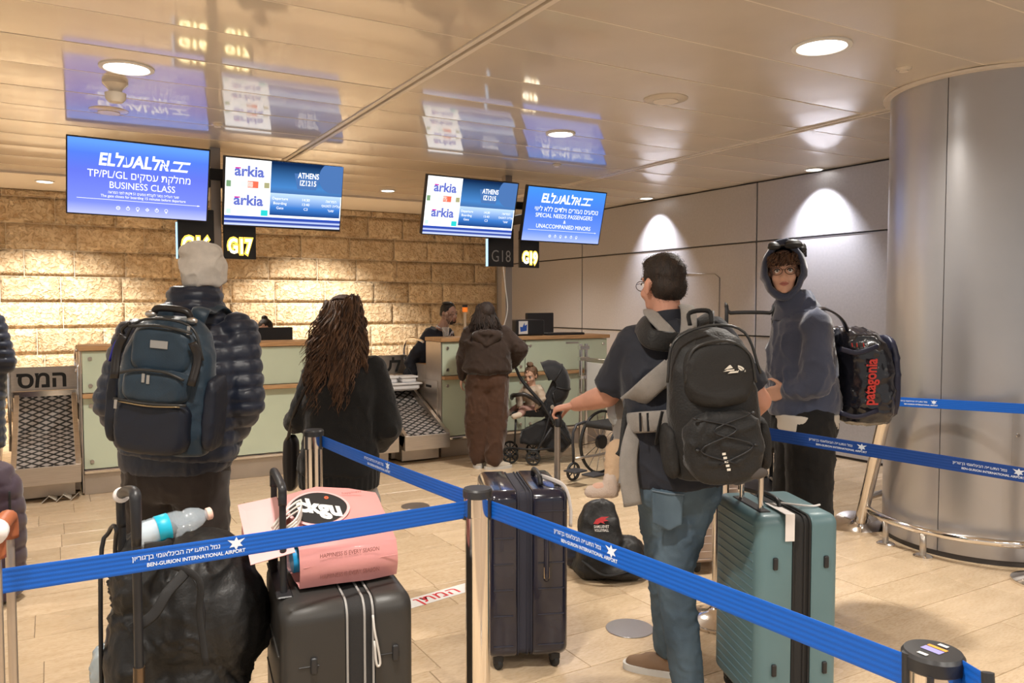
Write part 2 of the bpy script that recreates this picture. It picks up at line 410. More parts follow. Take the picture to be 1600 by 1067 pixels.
# ------------------------------------------------------------------ ceiling: bowed metal planks between slots
ceiling = mk('ceiling', box(-6, -3, HC+.05, 7.1, 9.75, HC+.1), M_slot, kind='structure', loc=(0, 0, HC))
slots = [-4.38, -1.20, 1.995, 5.195, 6.92]
def plank(L):
    v = []; f = []; n = 10; w = .553
    for x in (0, L):
        for i in range(n+1):
            t = i/n*2-1; v.append((x, (t+1)/2*w, -.0030*(1-t*t)))
        v.append((x, w, .03)); v.append((x, 0, .03))
    m = n+3
    for i in range(m): j = (i+1) % m; f.append((i, m+i, m+j, j))
    f.append(tuple(range(m))); f.append(tuple(range(2*m-1, m-1, -1)))
    me = bpy.data.meshes.new('ceiling_panel'); me.from_pydata(v, [], f); me.materials.append(M_ceil)
    me.polygons.foreach_set('use_smooth', [True]*len(f)); me.set_sharp_from_angle(angle=radians(20)); return me
r2 = random.Random(5)
for s in range(len(slots)-1):
    a = slots[s]+.045; b = slots[s+1]-(.045 if s < 3 else .002); pm = plank(b-a)
    for k in range(-14, 9):
        o = bpy.data.objects.new('ceiling_panel', pm); COL.objects.link(o); o.parent = ceiling
        o.location = (a, 4.876+.5565*k, r2.uniform(-.001, .001)); o.rotation_euler = (r2.uniform(-.0012, .0012), 0, 0)
for k in range(-13, 9):
    for s in range(len(slots)-1): mk('seam_strip', box(slots[s]+.046, 4.876+.5565*k-.006, HC-.0015, slots[s+1]-.046, 4.876+.5565*k+.003, HC+.02), M_rail, ceiling)
for x in slots[:-1]:
    for d in (-1, 1):
        mk('slot_rail', bbox_(x+d*.012-(.0 if d > 0 else .03), -2.9, HC-.012, x+d*.012+(.03 if d > 0 else 0), 9.74, HC+.03, .002), M_rail, ceiling)
mk('ceiling_edge', box(-6, 9.745, 2.925, 6.92, 9.775, 3.2), M_rail, ceiling)
soffit = mk('soffit', box(-6, 9.77, 3.10, 6.92, YS+.3, 3.2), M_plaster, ceiling)

# round fittings in the ceiling
M_lamp = emis('lamp glow', (1.0, .95, .88), 7.0)
def downlight(x, y, r, z=HC, lab='', grp=None):
    t = empty('downlight', (x, y, z), lab, 'ceiling light', grp)
    mk('trim_ring', lathe([(r*.80, -.002), (r*.84, -.012), (r, -.008), (r, 0), (r*.8, .0)], (x, y, z-.002), 40), M_white, t, smooth=30)
    mk('diffuser', disc((x, y, z-.009), r*.79, .004, 36, bev=.001), M_lamp, t)
    return t
downlight(.42, 5.21, .15, lab='large round downlight over the left monitor pair')
downlight(3.62, 2.90, .155, lab='largest glowing round downlight, nearest the round column')
downlight(3.61, 5.41, .12, lab='round downlight above the right monitor pair')
for (px, py, z, lab) in ((1272, 264, HC, 'small downlight close to the grey wall, beside the column'), (1010, 309, HC, 'small downlight close to the grey wall, farther from the column'),
                    (70, 283, 3.10, 'small downlight in the pale soffit left of the leftmost monitor'), (606, 297, HC, 'small downlight between the two monitor pairs')):
    p = atz(px, py, z); downlight(p[0], p[1], .095 if z == HC else .11, z, lab)
def vent(x, y, r, lab, solid=True):
    t = empty('ceiling_disc', (x, y, HC), lab, 'ceiling fitting')
    mk('cover', lathe([(r*.2, -.016), (r*.8, -.014), (r, -.004), (r, 0)], (x, y, HC-.002), 36), M_ceil, t, smooth=30)
    mk('inner_ring', lathe([(r*.5, -.0225), (r*.56, -.0225), (r*.56, -.01), (r*.5, -.01)], (x, y, HC), 30), M_rail, t)
    return t
p = atz(170, 172, HC); vent(p[0], p[1], .13, 'plain round ceiling cover behind the smoke detector')
p = atz(1040, 154, HC); vent(p[0], p[1], .15, 'wide pale speaker cover in the ceiling between two downlights')
for px, py, lab in ((1412, 106, 'small round cap in the ceiling beside the column head'), (340, 194, 'small round cap in the ceiling above the second monitor'), (870, 257, 'small cap in the ceiling above the rightmost monitor')):
    p = atz(px, py, HC); vent(p[0], p[1], .045, lab)
p = atz(180, 127, HC); sd = empty('smoke_detector', p, 'beige smoke detector hanging from the ceiling behind the left downlight', 'detector')
mk('base', lathe([(.075, 0), (.075, -.02), (.045, -.05), (.035, -.07)], p, 24, up=(0, 1, 0)), M_ceil, sd, smooth=40)
mk('head', lathe([(.035, -.07), (.062, -.075), (.058, -.11), (.04, -.13), (.002, -.135)], p, 24), M_plaster, sd, smooth=40)

# ------------------------------------------------------------------ round metal column
CC = V(5.31, 2.93, 0); CR = .592
column = empty('round_column', CC, 'large round metal clad column with vertical seams at the right', 'column', kind='thing')
M_clad = mat('column cladding', (.46, .45, .46), .30, .75, noise=.03, nscale=3, bump=.02, bscale=40)
def arc_panel(a0, a1, z0, z1, r0, r1, n=24):
    out = []
    for z in (z0, z1): pass
    a = np.linspace(a0, a1, n)
    o = np.stack([np.cos(a)*r1, np.sin(a)*r1], 1); i = np.stack([np.cos(a[::-1])*r0, np.sin(a[::-1])*r0], 1); q = np.vstack([o, i])
    return rings([np.column_stack([q+CC[:2], np.full(len(q), z)]) for z in (z0, z1)])
seam0 = math.atan2(*(atz(1463, 869)-CC)[[1, 0]])
for k in range(5):
    a0 = seam0+k*2*pi/5+.004; a1 = seam0+(k+1)*2*pi/5-.004
    mk('cladding_panel', arc_panel(a0, a1, .035, HC-.012, CR-.02, CR, 40), M_clad, column, smooth=30)
mk('core', lathe([(CR-.012, 0), (CR-.012, HC)], CC, 64), M_joint, column, smooth=30)
mk('collar', lathe([(CR+.004, HC-.02), (CR+.045, HC-.02), (CR+.045, HC-.004), (CR+.004, HC-.004)], CC, 64), M_rail, column, smooth=30)
ad = seam0+radians(37)
for w_ in (0,):
    mk('access_hatch', arc_panel(ad, ad+radians(30), .62, .92, CR-.004, CR+.003, 16), M_clad, column, smooth=30)
    lp = CC+V(cos(ad+.05)*(CR+.003), sin(ad+.05)*(CR+.003), .79); mk('lock', disc(lp, .012, .006, 16, ax=(cos(ad+.05), sin(ad+.05), 0)), M_chrome, column)
# ring rail
railg = empty('bumper_rail', CC, 'low chrome bumper rail ringing the foot of the column', 'rail')
RR = .70; ZR = .17
aa = np.linspace(0, 2*pi, 97)[:-1]
tor = [];
for a in aa:
    c = CC+V(cos(a)*RR, sin(a)*RR, ZR); b = np.linspace(0, 2*pi, 12, endpoint=False)
    tor.append(c+.024*(np.cos(b)[:, None]*V(cos(a), sin(a), 0)+np.sin(b)[:, None]*ZU))
tor.append(tor[0]); mk('ring', rings(tor, cap=False), M_chrome, railg, smooth=True)
for p in (atz(1390, 851), atz(1449, 869), CC+V(-.25, -.66, 0), CC+V(.3, -.64, 0), CC+V(-.35, .62, 0)):
    a = math.atan2(p[1]-CC[1], p[0]-CC[0]); q = CC+V(cos(a)*RR, sin(a)*RR, 0)
    f = mk('foot', lathe([(.056, 0), (.056, .012), (.045, .02), (.01, .022)], q, 28), M_chrome, railg, smooth=30)
    mk('upright', cyl(q+V(0, 0, .02), q+V(0, 0, ZR-.01), .019, 16), M_steel, railg, smooth=True)
# ------------------------------------------------------------------ screens and gate signs
def grad_emis(name, stops, s=1.0, axis=2, lo=0, hi=1):
    """screen picture: colour runs across the panel in its own object coordinates"""
    m = bpy.data.materials.new(name); m.use_nodes = True; nt = m.node_tree; nt.nodes.remove(nt.nodes['Principled BSDF'])
    tc = nt.nodes.new('ShaderNodeTexCoord'); sp = nt.nodes.new('ShaderNodeSeparateXYZ'); mr = nt.nodes.new('ShaderNodeMapRange'); r = nt.nodes.new('ShaderNodeValToRGB'); e = nt.nodes.new('ShaderNodeEmission')
    L = nt.links.new; L(tc.outputs['Object'], sp.inputs[0]); L(sp.outputs[axis], mr.inputs[0]); mr.inputs[1].default_value = lo; mr.inputs[2].default_value = hi
    L(mr.outputs[0], r.inputs[0]); el = r.color_ramp.elements
    while len(el) > len(stops): el.remove(el[-1])
    while len(el) < len(stops): el.new(.5)
    for q, (p, c) in zip(el, stops): q.position = p; q.color = tuple(c)+(1,)
    L(r.outputs[0], e.inputs[0]); e.inputs[1].default_value = s; L(e.outputs[0], nt.nodes['Material Output'].inputs[0]); return m
SB = 1.25
E_white = emis('screen white', (1, 1, 1), SB*1.15)
E_ice = emis('screen pale blue', (.55, .68, 1), SB)
E_blue1 = grad_emis('blue screen', [(0, (.52, .56, 1.0)), (.18, (.20, .26, .86)), (.6, (.13, .18, .78)), (.85, (.09, .20, .80)), (1, (.12, .32, .95))], SB, 1, 0, .58)
E_blue2 = grad_emis('light blue screen', [(0, (.42, .52, 1.0)), (.2, (.14, .27, .86)), (.6, (.07, .20, .76)), (1, (.06, .28, .84))], SB, 1, 0, .58)
E_sky = grad_emis('flight panel top', [(0, (.06, .14, .34)), (.25, (.06, .22, .55)), (1, (.005, .02, .07))], SB, 1, .30, .57)
E_low = grad_emis('flight panel low', [(0, (.01, .04, .18)), (.35, (.05, .20, .60)), (1, (.60, .78, 1))], SB, 1, .11, .33)
E_bar = grad_emis('flight panel bars', [(0, (.10, .16, .8)), (.2, (.7, .78, 1)), (.4, (.03, .06, .35)), (.5, (.02, .05, .3)), (.62, (.6, .7, 1)), (.8, (.02, .05, .35)), (1, (.04, .1, .5))], SB, 1, 0, .09)
E_disc = emis('flight panel disc', (.07, .17, .42), SB)
E_ark = emis('screen slate blue', (.13, .17, .55), SB); E_mag = emis('screen magenta', (.6, .04, .35), SB)
PATCH = {k: emis('screen '+k, c, SB) for k, c in dict(green=(.20, .34, .18), coral=(.85, .16, .09), olive=(.40, .38, .20), mint=(.6, .9, .75), teal=(.03, .62, .62), pale=(.78, .9, .84)).items()}
def rect(x0, y0, x1, y1): return G().add([(x0, y0, 0), (x1, y0, 0), (x1, y1, 0), (x0, y1, 0)], [(0, 1, 2, 3)])
def ring2d(cx, cy, r, t, n=16):
    a = np.linspace(0, 2*pi, n, endpoint=False); z = np.zeros(n)
    o = np.stack([cx+r*np.cos(a), cy+r*np.sin(a), z], 1); i = np.stack([cx+(r-t)*np.cos(a), cy+(r-t)*np.sin(a), z], 1)
    return G().add(np.vstack([o, i]), [(k, (k+1) % n, n+(k+1) % n, n+k) for k in range(n)])
def fan(pts): return G().add([(x, y, 0) for x, y in pts], [tuple(range(len(pts)))])
def textat(b, cx, cy, size, fitw=None, **k):
    g = text(b, size, **k); v = g.verts(); w = v[:, 0].max()-v[:, 0].min(); mx = (v[:, 0].max()+v[:, 0].min())/2
    s = fitw/w if fitw else 1
    v = v-[mx, 0, 0]; v = v*[s, 1, 1]; g.v = [v+[cx, cy, 0]]; return g
def logo_elal(cx, cy, w):
    g = textat('ELלעALלא', cx-.11*w, cy, w*.205, fitw=w*.78, bold=.004)
    v = g.verts(); v[:, 0] += (v[:, 1]-cy)*.12; g.v = [v]
    x0 = cx+.29*w; h = w*.065
    for y in (cy+h*.55, cy-h*1.0):
        k = 1 if y > cy else 0; g.addg(fan([(x0+k*.03*w, y), (x0+.2*w+k*.03*w, y), (x0+.21*w+k*.03*w, y+h*.42), (x0+.01*w+k*.03*w, y+h*.42)]))
    g.addg(fan([(x0+.09*w, cy-h*.6), (x0+.11*w, cy-h*.6), (x0+.15*w, cy+h*.6), (x0+.13*w, cy+h*.6)]))
    return g
def monitor(BL, BR, TL, TR, label, kind):
    BL, BR, TL, TR = map(np.array, (BL, BR, TL, TR)); w = np.linalg.norm(BR-BL); h = np.linalg.norm(TL-BL); ux = (BR-BL)/w; uy = nrm(TL-BL); n = nrm(np.cross(ux, uy))
    c = (BL+BR)/2
    t = empty('monitor', c, label, 'monitor', 'hanging monitors over the counters')
    F = lambda lift=0: (lambda v: BL+v[:, :1]*ux+v[:, 1:2]*uy+(v[:, 2:3]+lift)*n)
    g = G().addg(bbox_(0, 0, -.055, w, h, -.004, .006)); mk('housing', G().addg(g, fn=F()), M_dark, t)
    b = .010; gb = G()
    for r in ((0, 0, w, b), (0, h-b, w, h), (0, b, b, h-b), (w-b, b, w, h-b)): gb.addg(box(r[0], r[1], -.004, r[2], r[3], .002))
    mk('bezel', G().addg(gb, fn=F()), M_dark, t)
    # picture: own local frame so gradients follow the panel
    R = Matrix(((ux[0], uy[0], n[0]), (ux[1], uy[1], n[1]), (ux[2], uy[2], n[2]))).to_4x4()
    def put(name, g, m, lift=.0, par=t):
        o = mk(name, g, m, local=True); o.parent = par
        if par is t: R2 = R.copy(); R2.translation = Vector(BL-c+n*lift); o.matrix_local = R2
        else: o.location = (0, 0, lift)
        return o
    if kind in ('biz', 'need'):
        s = put('screen', rect(b, b, w-b, h-b), E_blue1 if kind == 'biz' else E_blue2, -.001)
        g = G(); sz = h
        if kind == 'biz':
            g.addg(logo_elal(w*.53, h*.73, w*.62))
            g.addg(textat('TP/PL/GL '+'מחלקת עסקים'[::-1], w*.5, h*.545, h*.135, fitw=w*.72)); g.addg(textat('BUSINESS CLASS', w*.52, h*.41, h*.125, fitw=w*.46))
            g.addg(textat('שער העלייה נסגר לקבלת נוסעים 15 דקות לפני המראה', w*.53, h*.315, h*.05, fitw=w*.5, heb=True)); g.addg(textat('The gate closes for boarding 15 minutes before departure', w*.53, h*.265, h*.05, fitw=w*.6))
        else:
            g.addg(logo_elal(w*.5, h*.79, w*.62)); g.addg(textat('נוסעים נעזרים וילדים ללא ליווי', w*.52, h*.6, h*.125, fitw=w*.8, heb=True))
            g.addg(textat('SPECIAL NEEDS PASSENGERS', w*.5, h*.485, h*.105, fitw=w*.72)); g.addg(textat('&', w*.51, h*.385, h*.085)); g.addg(textat('UNACCOMPANIED MINORS', w*.51, h*.29, h*.105, fitw=w*.69))
        yy = h*.215
        g.addg(rect(w*.07, yy, w*.93, yy+.003)); g.addg(fan([(w*.92, yy-.005), (w*.94, yy+.001), (w*.92, yy+.007)]))
        for k in range(6):
            cx = w*(.35+.068*k); cy = h*.115; q = .013
            if k % 3 == 0: g.addg(ring2d(cx, cy, q*1.2, .004, 4 if k else 8)); g.addg(rect(cx-q*.5, cy-.002, cx+q*.5, cy+.002))
            elif k % 3 == 1: g.addg(ring2d(cx, cy, q*1.1, .003)); g.addg(rect(cx-.002, cy, cx+.002, cy+q*1.6))
            else: g.addg(ring2d(cx, cy+q*.3, q, .003)); g.addg(fan([(cx-q*.7, cy-q*.6), (cx, cy-q*1.7), (cx+q*.7, cy-q*.6)]))
        put('lettering', g, E_white, .001, s)
    else:
        s = put('screen', rect(b, b, w-b, h-b), E_white, -.001)
        xs = w*.375
        put('flight_field', rect(xs, h*.52, w-b, h-b), E_sky, .0006, s); put('flight_list', rect(xs, h*.19, w-b*1.8, h*.52), E_low, .0006, s)
        put('bottom_bars', rect(b, b, w-b, h*.155), E_bar, .0006, s)
        a = np.linspace(radians(100), radians(300), 18)
        put('circle_motif', G().addg(fan([(w*.90+.125*cos(q), min(h-b, h*.80+.14*sin(q))) for q in np.linspace(radians(100), radians(275), 20)]+[(w-b, h*.57), (w-b, h-b)])), E_disc, .0009, s)
        put('plate_motif', fan([(w*.57, h*.83), (w*.80, h*.83), (w*.76, h*.60), (w*.60, h*.60)]), E_disc, .0012, s)
        g = G().addg(textat('ATHENS', w*.69, h*.80, h*.115, fitw=w*.18, bold=.001)).addg(textat('IZ1215', w*.69, h*.69, h*.11, fitw=w*.14, bold=.001))
        for k, (l, m_, r_) in enumerate((('Departure', '14:30', 'המראה'), ('Boarding', '13:40', 'עלייה למטוס'), ('Gate', 'C3', 'שער'))):
            y = h*(.44-.07*k); g.addg(textat(l, w*.46, y, h*.055)); g.addg(textat(m_, w*.68, y, h*.055)); g.addg(textat(r_, w*.9, y, h*.055, heb=True))
        put('lettering', g, E_white, .0016, s)
        for yy in (.80, .38): put('airline_name', textat('arkia', w*.20, h*yy, h*.21, fitw=w*.24, bold=.004), E_ark, .0008, s); put('name_accent', rect(w*.085, h*(yy+.035), w*.13, h*(yy+.055)), E_mag, .0012, s)
        for nm, x0, x1, y0, y1 in (('green', .015, .055, .57, .66), ('pale', .13, .23, .58, .66), ('coral', .185, .275, .57, .67), ('olive', .32, .365, .58, .66), ('mint', .02, .06, .18, .25), ('pale', .1, .2, .18, .25), ('teal', .30, .36, .17, .255)):
            put('colour_patch', rect(w*x0+b*.3, h*y0, w*x1, h*y1), PATCH[nm], .0006, s)
    # tilt bracket to the post behind
    k = c+uy*h*.55-n*.055
    mk('bracket', box(k[0]-.14, k[1]-.0, k[2]-.05, k[0]+.14, k[1]+.05, k[2]+.05), M_dark, t)
    return t
def q4(bl, br, tl, tr, Yb=7.30, Yt=7.145): return aty(*bl, Yb), aty(*br, Yb), aty(*tl, Yt), aty(*tr, Yt)
monitor(*q4((103, 333), (324, 347), (103, 210), (329, 237)), label='leftmost hanging monitor, blue BUSINESS CLASS screen', kind='biz')
monitor(*q4((348, 352), (531, 362), (350, 243), (538, 262)), label='second hanging monitor from the left, Athens flight over the G17 sign', kind='flight')
monitor(*q4((658, 366), (799, 374), (668, 272), (811, 287)), label='third hanging monitor from the left, Athens flight over the dark G18 sign', kind='flight')
monitor(*q4((813, 376), (935, 383), (825, 289), (949, 301)), label='rightmost hanging monitor, blue SPECIAL NEEDS PASSENGERS screen', kind='need')

M_post = mat('post metal', (.33, .29, .26), .4, .7)
def post(x, y, lab, w=.085):
    t = empty('monitor_post', (x, y, 0), lab, 'post')
    mk('shaft', bbox_(x-w/2, y-w/2, 1.226, x+w/2, y+w/2, HC, .004), M_post, t)
    mk('cross_arm', bbox_(x-.85, y-.03, 2.60, x+.85, y+.02, 2.68, .003), M_dark, t)
    mk('cap_block', bbox_(x-.07, y-.06, 2.66, x+.07, y+.05, 2.76, .003), M_dark, t)
    return t
post(1.29, 7.46, 'square metal post carrying the left monitor pair'); pp = post(4.285, 7.46, 'square metal post carrying the right monitor pair')
mk('hanging_cable', tube([V(4.20, 7.40, 2.0), V(4.22, 7.38, 1.75), V(4.25, 7.39, 1.5), V(4.18, 7.40, 1.25)], .006, 6, smooth=6), M_white, pp, smooth=True)
E_glow = emis('sign halo', (1.0, .60, .08), 2.2); E_core = emis('sign light', (1.0, .86, .50), 9.0); E_core2 = emis('sign light pale', (1, .93, .78), 9.0)
M_dim = mat('unlit sign letters', (.30, .29, .28), .5)
def gate_sign(px0, py0, px1, py1, body, lit, lab, edge=True):
    a = aty(px0, py1, 7.40); b = aty(px1, py1, 7.40); top = aty(px0, py0, 7.40)[2]; z0 = a[2]; w = b[0]-a[0]; h = top-z0; c = (a+b)/2
    t = empty('gate_sign', (c[0], 7.40, z0), lab, 'sign')
    mk('sign_box', bbox_(a[0], 7.39, z0, b[0], 7.43, top+.12, .004), M_black, t)
    F = lambda lift: (lambda v: V(a[0], 7.389-lift, z0)+np.stack([v[:, 0], 0*v[:, 0], v[:, 1]], 1))
    g = textat(body, w*.5, h*.36, h*.62, fitw=w*.74, bold=.003 if lit else -.001)
    if lit:
        mk('letter_halo', G().addg(textat(body, w*.5, h*.36, h*.62, fitw=w*.84, bold=.020), fn=F(.002)), E_glow, t)
        mk('letters', G().addg(g, fn=F(.006)), E_core if lit == 1 else E_core2, t)
    else: mk('letters', G().addg(g, fn=F(.003)), M_dim, t)
    if edge: mk('side_light', box(a[0]-.012, 7.388, z0, a[0]-.001, 7.42, top), emis('edge light', (.5, .75, 1), 1.5), t)
gate_sign(278, 347, 335, 404, 'G16', 1, 'lit yellow G16 gate sign behind the pale beanie')
gate_sign(350, 352, 400, 404, 'G17', 1, 'lit yellow G17 gate sign', edge=False)
gate_sign(762, 373, 802, 416, 'G18', 0, 'unlit dark G18 gate sign with a thin blue edge light')
gate_sign(812, 378, 842, 418, 'G19', 2, 'brightly lit G19 gate sign', edge=False)
# blue-edged wall lights reflected in the ceiling are the signs' own

# ------------------------------------------------------------------ check-in counters
M_frost = mat('frosted green glass', (.56, .64, .50), .22, coat=.5, noise=.04, nscale=2)
M_base = mat('counter base steel', (.50, .45, .40), .38, .75, noise=.06, nscale=5)
YC = 7.30
def counter(x0, x1, ybk, joints, lab, side_left=False):
    t = empty('check_in_counter', ((x0+x1)/2, YC, 0), lab, 'counter')
    mk('base_plinth', bbox_(x0, YC+.02, 0, x1, ybk, .17, .003), M_base, t)
    mk('base_rail', bbox_(x0, YC-.015, .175, x1, YC+.03, .205, .006), M_chrome, t)
    mk('body', box(x0+.01, YC+.03, .17, x1-.01, YC+.36, 1.18), M_base, t)
    mk('lower_body', box(x0+.01, YC+.36, .17, x1-.01, ybk, .90), M_base, t)
    mk('desk_surface', bbox_(x0, YC+.36, .90, x1, ybk, .93, .003), M_wood, t)
    mk('counter_top', bbox_(x0-.02, YC-.03, 1.185, x1+.02, YC+.38, 1.225, .004), M_wood, t)
    mk('front_ledge', bbox_(x0, YC-.06, .80, x1, YC+.02, .835, .004), M_wood, t)
    js = [x0]+joints+[x1]
    for a, b in zip(js, js[1:]):
        for z0, z1 in ((.215, .795), (.84, 1.18)):
            p = mk('glass_panel', bbox_(a+.004, YC-.0, z0, b-.004, YC+.012, z1, .002), M_frost, t)
            for bx in (a+.06, b-.06):
                for bz in (z0+.06, z1-.06): mk('fixing_bolt', disc(V(bx, YC-.001, bz), .016, .012, 14, ax=(0, -1, 0)), M_steel, p)
    return t
cl = counter(.21, 2.25, YC+1.0, [1.25], 'left check-in counter of frosted green glass under the G16 and G17 signs')
cr = counter(3.43, 5.52, YC+1.0, [4.42], 'right check-in counter of frosted green glass under the G18 and G19 signs')
for t, x, s in ((cl, .21, -1), (cr, 3.43, -1)):
    mk('side_panel', bbox_(x-.012, YC, .02, x-.001, YC+.37, 1.183, .002), M_base, t)
    sp = mk('side_panel', bbox_(x-.012, YC+.375, .02, x-.001, YC+1.0, .93, .002), M_base, t)
    mk('service_door', bbox_(x-.018, YC+.08, .30, x-.012, YC+.42, .78, .002), M_steel, sp)
    mk('door_slot', box(x-.0195, YC+.22, .70, x-.0182, YC+.36, .725), M_slot, sp)
    hoop = [V(x-.02, YC+.95, .93), V(x-.02, YC+.95, 1.08), V(x-.02, YC+.85, 1.18), V(x-.02, YC+.62, 1.2), V(x-.02, YC+.42, 1.17)]
    mk('hoop_rail', tube(hoop, .014, 10, smooth=5), M_chrome, t, smooth=True)
mk('metal_tag', bbox_(4.95, YC-.004, 1.13, 5.12, YC, 1.15, .001), M_steel, cr)

# ------------------------------------------------------------------ baggage belts beside the counters
def belt_mat():
    m = mat('belt rubber', (.05, .045, .042), .6); nt = m.node_tree; b = nt.nodes['Principled BSDF']; L = nt.links.new
    tc = nt.nodes.new('ShaderNodeTexCoord'); sp = nt.nodes.new('ShaderNodeSeparateXYZ'); L(tc.outputs['Object'], sp.inputs[0])
    def w(a, ax, s1, s2):
        x = nt.nodes.new('ShaderNodeMath'); x.operation = 'MULTIPLY'; L(sp.outputs[0], x.inputs[0]); x.inputs[1].default_value = s1
        y = nt.nodes.new('ShaderNodeMath'); y.operation = 'MULTIPLY'; L(sp.outputs[1], y.inputs[0]); y.inputs[1].default_value = s2
        s = nt.nodes.new('ShaderNodeMath'); s.operation = 'ADD'; L(x.outputs[0], s.inputs[0]); L(y.outputs[0], s.inputs[1])
        q = nt.nodes.new('ShaderNodeMath'); q.operation = 'PINGPONG'; L(s.outputs[0], q.inputs[0]); q.inputs[1].default_value = 1; return q
    a = w(0, 0, 20, 27); c = w(0, 0, 20, -27); mn = nt.nodes.new('ShaderNodeMath'); mn.operation = 'MINIMUM'; L(a.outputs[0], mn.inputs[0]); L(c.outputs[0], mn.inputs[1])
    r = nt.nodes.new('ShaderNodeValToRGB'); r.color_ramp.elements[0].position = .25; r.color_ramp.elements[1].position = .38
    r.color_ramp.elements[0].color = (.012, .012, .012, 1); r.color_ramp.elements[1].color = (.34, .31, .29, 1); L(mn.outputs[0], r.inputs[0]); L(r.outputs[0], b.inputs['Base Color']); return m
M_belt = belt_mat()
M_sten = mat('stencil paint', (.015, .014, .013), .7)
def sheet(p0, p1, p2, p3, t=.01):
    n = nrm(np.cross(p1-p0, p3-p0))*t; return G().add([p0, p1, p2, p3, p0-n, p1-n, p2-n, p3-n], [(0,1,2,3),(7,6,5,4),(0,4,5,1),(1,5,6,2),(2,6,7,3),(3,7,4,0)])
def baggage_belt(x0, x1, lab, words, y0=7.12, hoop=True):
    t = empty('baggage_belt', ((x0+x1)/2, y0, 0), lab, 'conveyor'); ye = 8.20; zf = .30; zm = .50; ym = 7.72; zr = .75
    mk('base', bbox_(x0+.04, y0+.18, .02, x1-.04, y0+1.1, .15, .003), M_base, t)
    mk('front_tray', bbox_(x0, y0, .15, x1, y0+.35, zf-.005, .004), M_steel, t)
    for sx, a in ((x0, x0+.035), (x1-.035, x1)):
        mk('side_frame', G().addg(sheet(V(sx, y0+.01, zf), V(a, y0+.01, zf), V(a, ye, zr+.03), V(sx, ye, zr+.03), .14)), M_steel, t)
    mk('scale_belt', sheet(V(x0+.037, y0+.02, zf), V(x1-.037, y0+.02, zf), V(x1-.037, ym-.02, zm), V(x0+.037, ym-.02, zm)), M_belt, t)
    mk('feed_belt', sheet(V(x0+.037, ym, zm), V(x1-.037, ym, zm), V(x1-.037, ye, zr), V(x0+.037, ye, zr)), M_belt, t)
    mk('belt_tail', box(x0, y0+.36, .02, x1, ye, .14), M_base, t)
    mk('head_bar', bbox_(x0-.02, ye-.03, zr-.01, x1+.02, ye+.02, zr+.05, .006), M_chrome, t)
    sg = mk('sign_board', bbox_(x0-.04, ye+.04, zr, x1+.04, ye+.06, zr+.255, .003), M_steel, t)
    for wtxt, cx, fw_ in words:
        g = textat(wtxt, 0, 0, .20, heb=True, bold=.006); mk('stencil_letters', G().addg(g, fn=lambda v: V(cx, ye+.038, zr+.135)+np.stack([v[:, 0], 0*v[:, 0], v[:, 1]], 1)), M_sten, sg)
    if hoop:
        for hx in (x0-.03, x1+.02):
            mk('guard_hoop', tube([V(hx, y0+.9, .3), V(hx, y0+.9, 1.0), V(hx, y0+1.1, 1.16), V(hx, y0+1.35, 1.1), V(hx, y0+1.45, .5)], .014, 10, smooth=5), M_chrome, t, smooth=True)
    return t
baggage_belt(-.29, .185, 'baggage belt with stencilled sign, left of the left counter', [('המס', -.08, 0)])
baggage_belt(-.86, -.36, 'baggage belt cut by the left picture edge', [('וע', -.50, 0)], hoop=False)
baggage_belt(2.92, 3.40, 'baggage belt beside the steel side of the right counter', [('לעל', 3.20, 0)], y0=7.05, hoop=False)
bb = baggage_belt(2.38, 2.86, 'baggage belt behind the long haired woman in black', [('ות', 2.6, 0)], y0=7.05, hoop=False)
# crumpled paper left under the first belt
pg = G(); p0 = atz(64, 788)
for i in range(5):
    a = p0+V(.05*i, .02*(i % 2), .004+.05*(i % 2)); pg.addg(sheet(a, a+V(.055, .01, .05 if i % 2 == 0 else -.045), a+V(.065, .10, .045 if i % 2 == 0 else -.03), a+V(.01, .09, 0), .0015))
mk('crumpled_paper', pg, mat('grey paper', (.55, .50, .42), .7), label='crumpled strips of paper on the floor under the left baggage belt', cat='litter')
# white trays stored on the belt between the counters
ty = 7.88; M_tray = mat('tray plastic', (.80, .80, .82), .4)
tr = empty('baggage_tray', (3.12, ty, .55), 'white plastic tray lying at the end of the belt beside the right counter', 'tray')
mk('dish', bbox_(2.94, ty-.15, .66, 3.38, ty+.17, .73, .02), M_tray, tr); mk('rim', bbox_(2.92, ty-.17, .72, 3.40, ty+.19, .742, .008), M_tray, tr)
for x, y, z, lab in ((3.06, ty-.02, .743, 'round edged white tub on the white tray'), (3.26, ty-.06, .743, 'white tub with a cut corner, closer to the steel counter')):
    b = empty('plastic_tub', (x, y, z), lab, 'tub'); mk('tub_body', rbox(.16, .16, .05, .02).xf(t=(x, y, z)), M_tray, b, smooth=40); mk('tub_lid', rbox(.19, .19, .02, .008).xf(t=(x, y, z+.048)), M_tray, b, smooth=40)

# ------------------------------------------------------------------ things on the counters
def desk_screen(x, y, z, w, h, lab, yaw=0):
    t = empty('desk_monitor', (x, y, z), lab, 'computer screen'); R = rotz(yaw)
    f = lambda g: g.xf(R, (x, y, z))
    mk('panel', f(bbox_(-w/2, -.02, .12, w/2, .02, .12+h, .006)), M_black, t); mk('neck', f(bbox_(-.03, .0, .0, .03, .03, .16, .004)), M_black, t); mk('foot', f(rbox(.22, .16, .015, .007)), M_black, t)
    return t
desk_screen(1.90, YC+.62, .93, .36, .29, 'dark desk screen on the left counter, hiding the seated clerk')
desk_screen(4.95, YC+.55, .93, .5, .42, 'wide black desk screen on the right counter', .35)
pb = empty('printer', (4.55, YC+.18, 1.225), 'black boxy printer with a blue sticker on the right counter', 'printer')
mk('case', bbox_(4.36, YC+.08, 1.226, 4.72, YC+.32, 1.40, .012), M_black, pb)
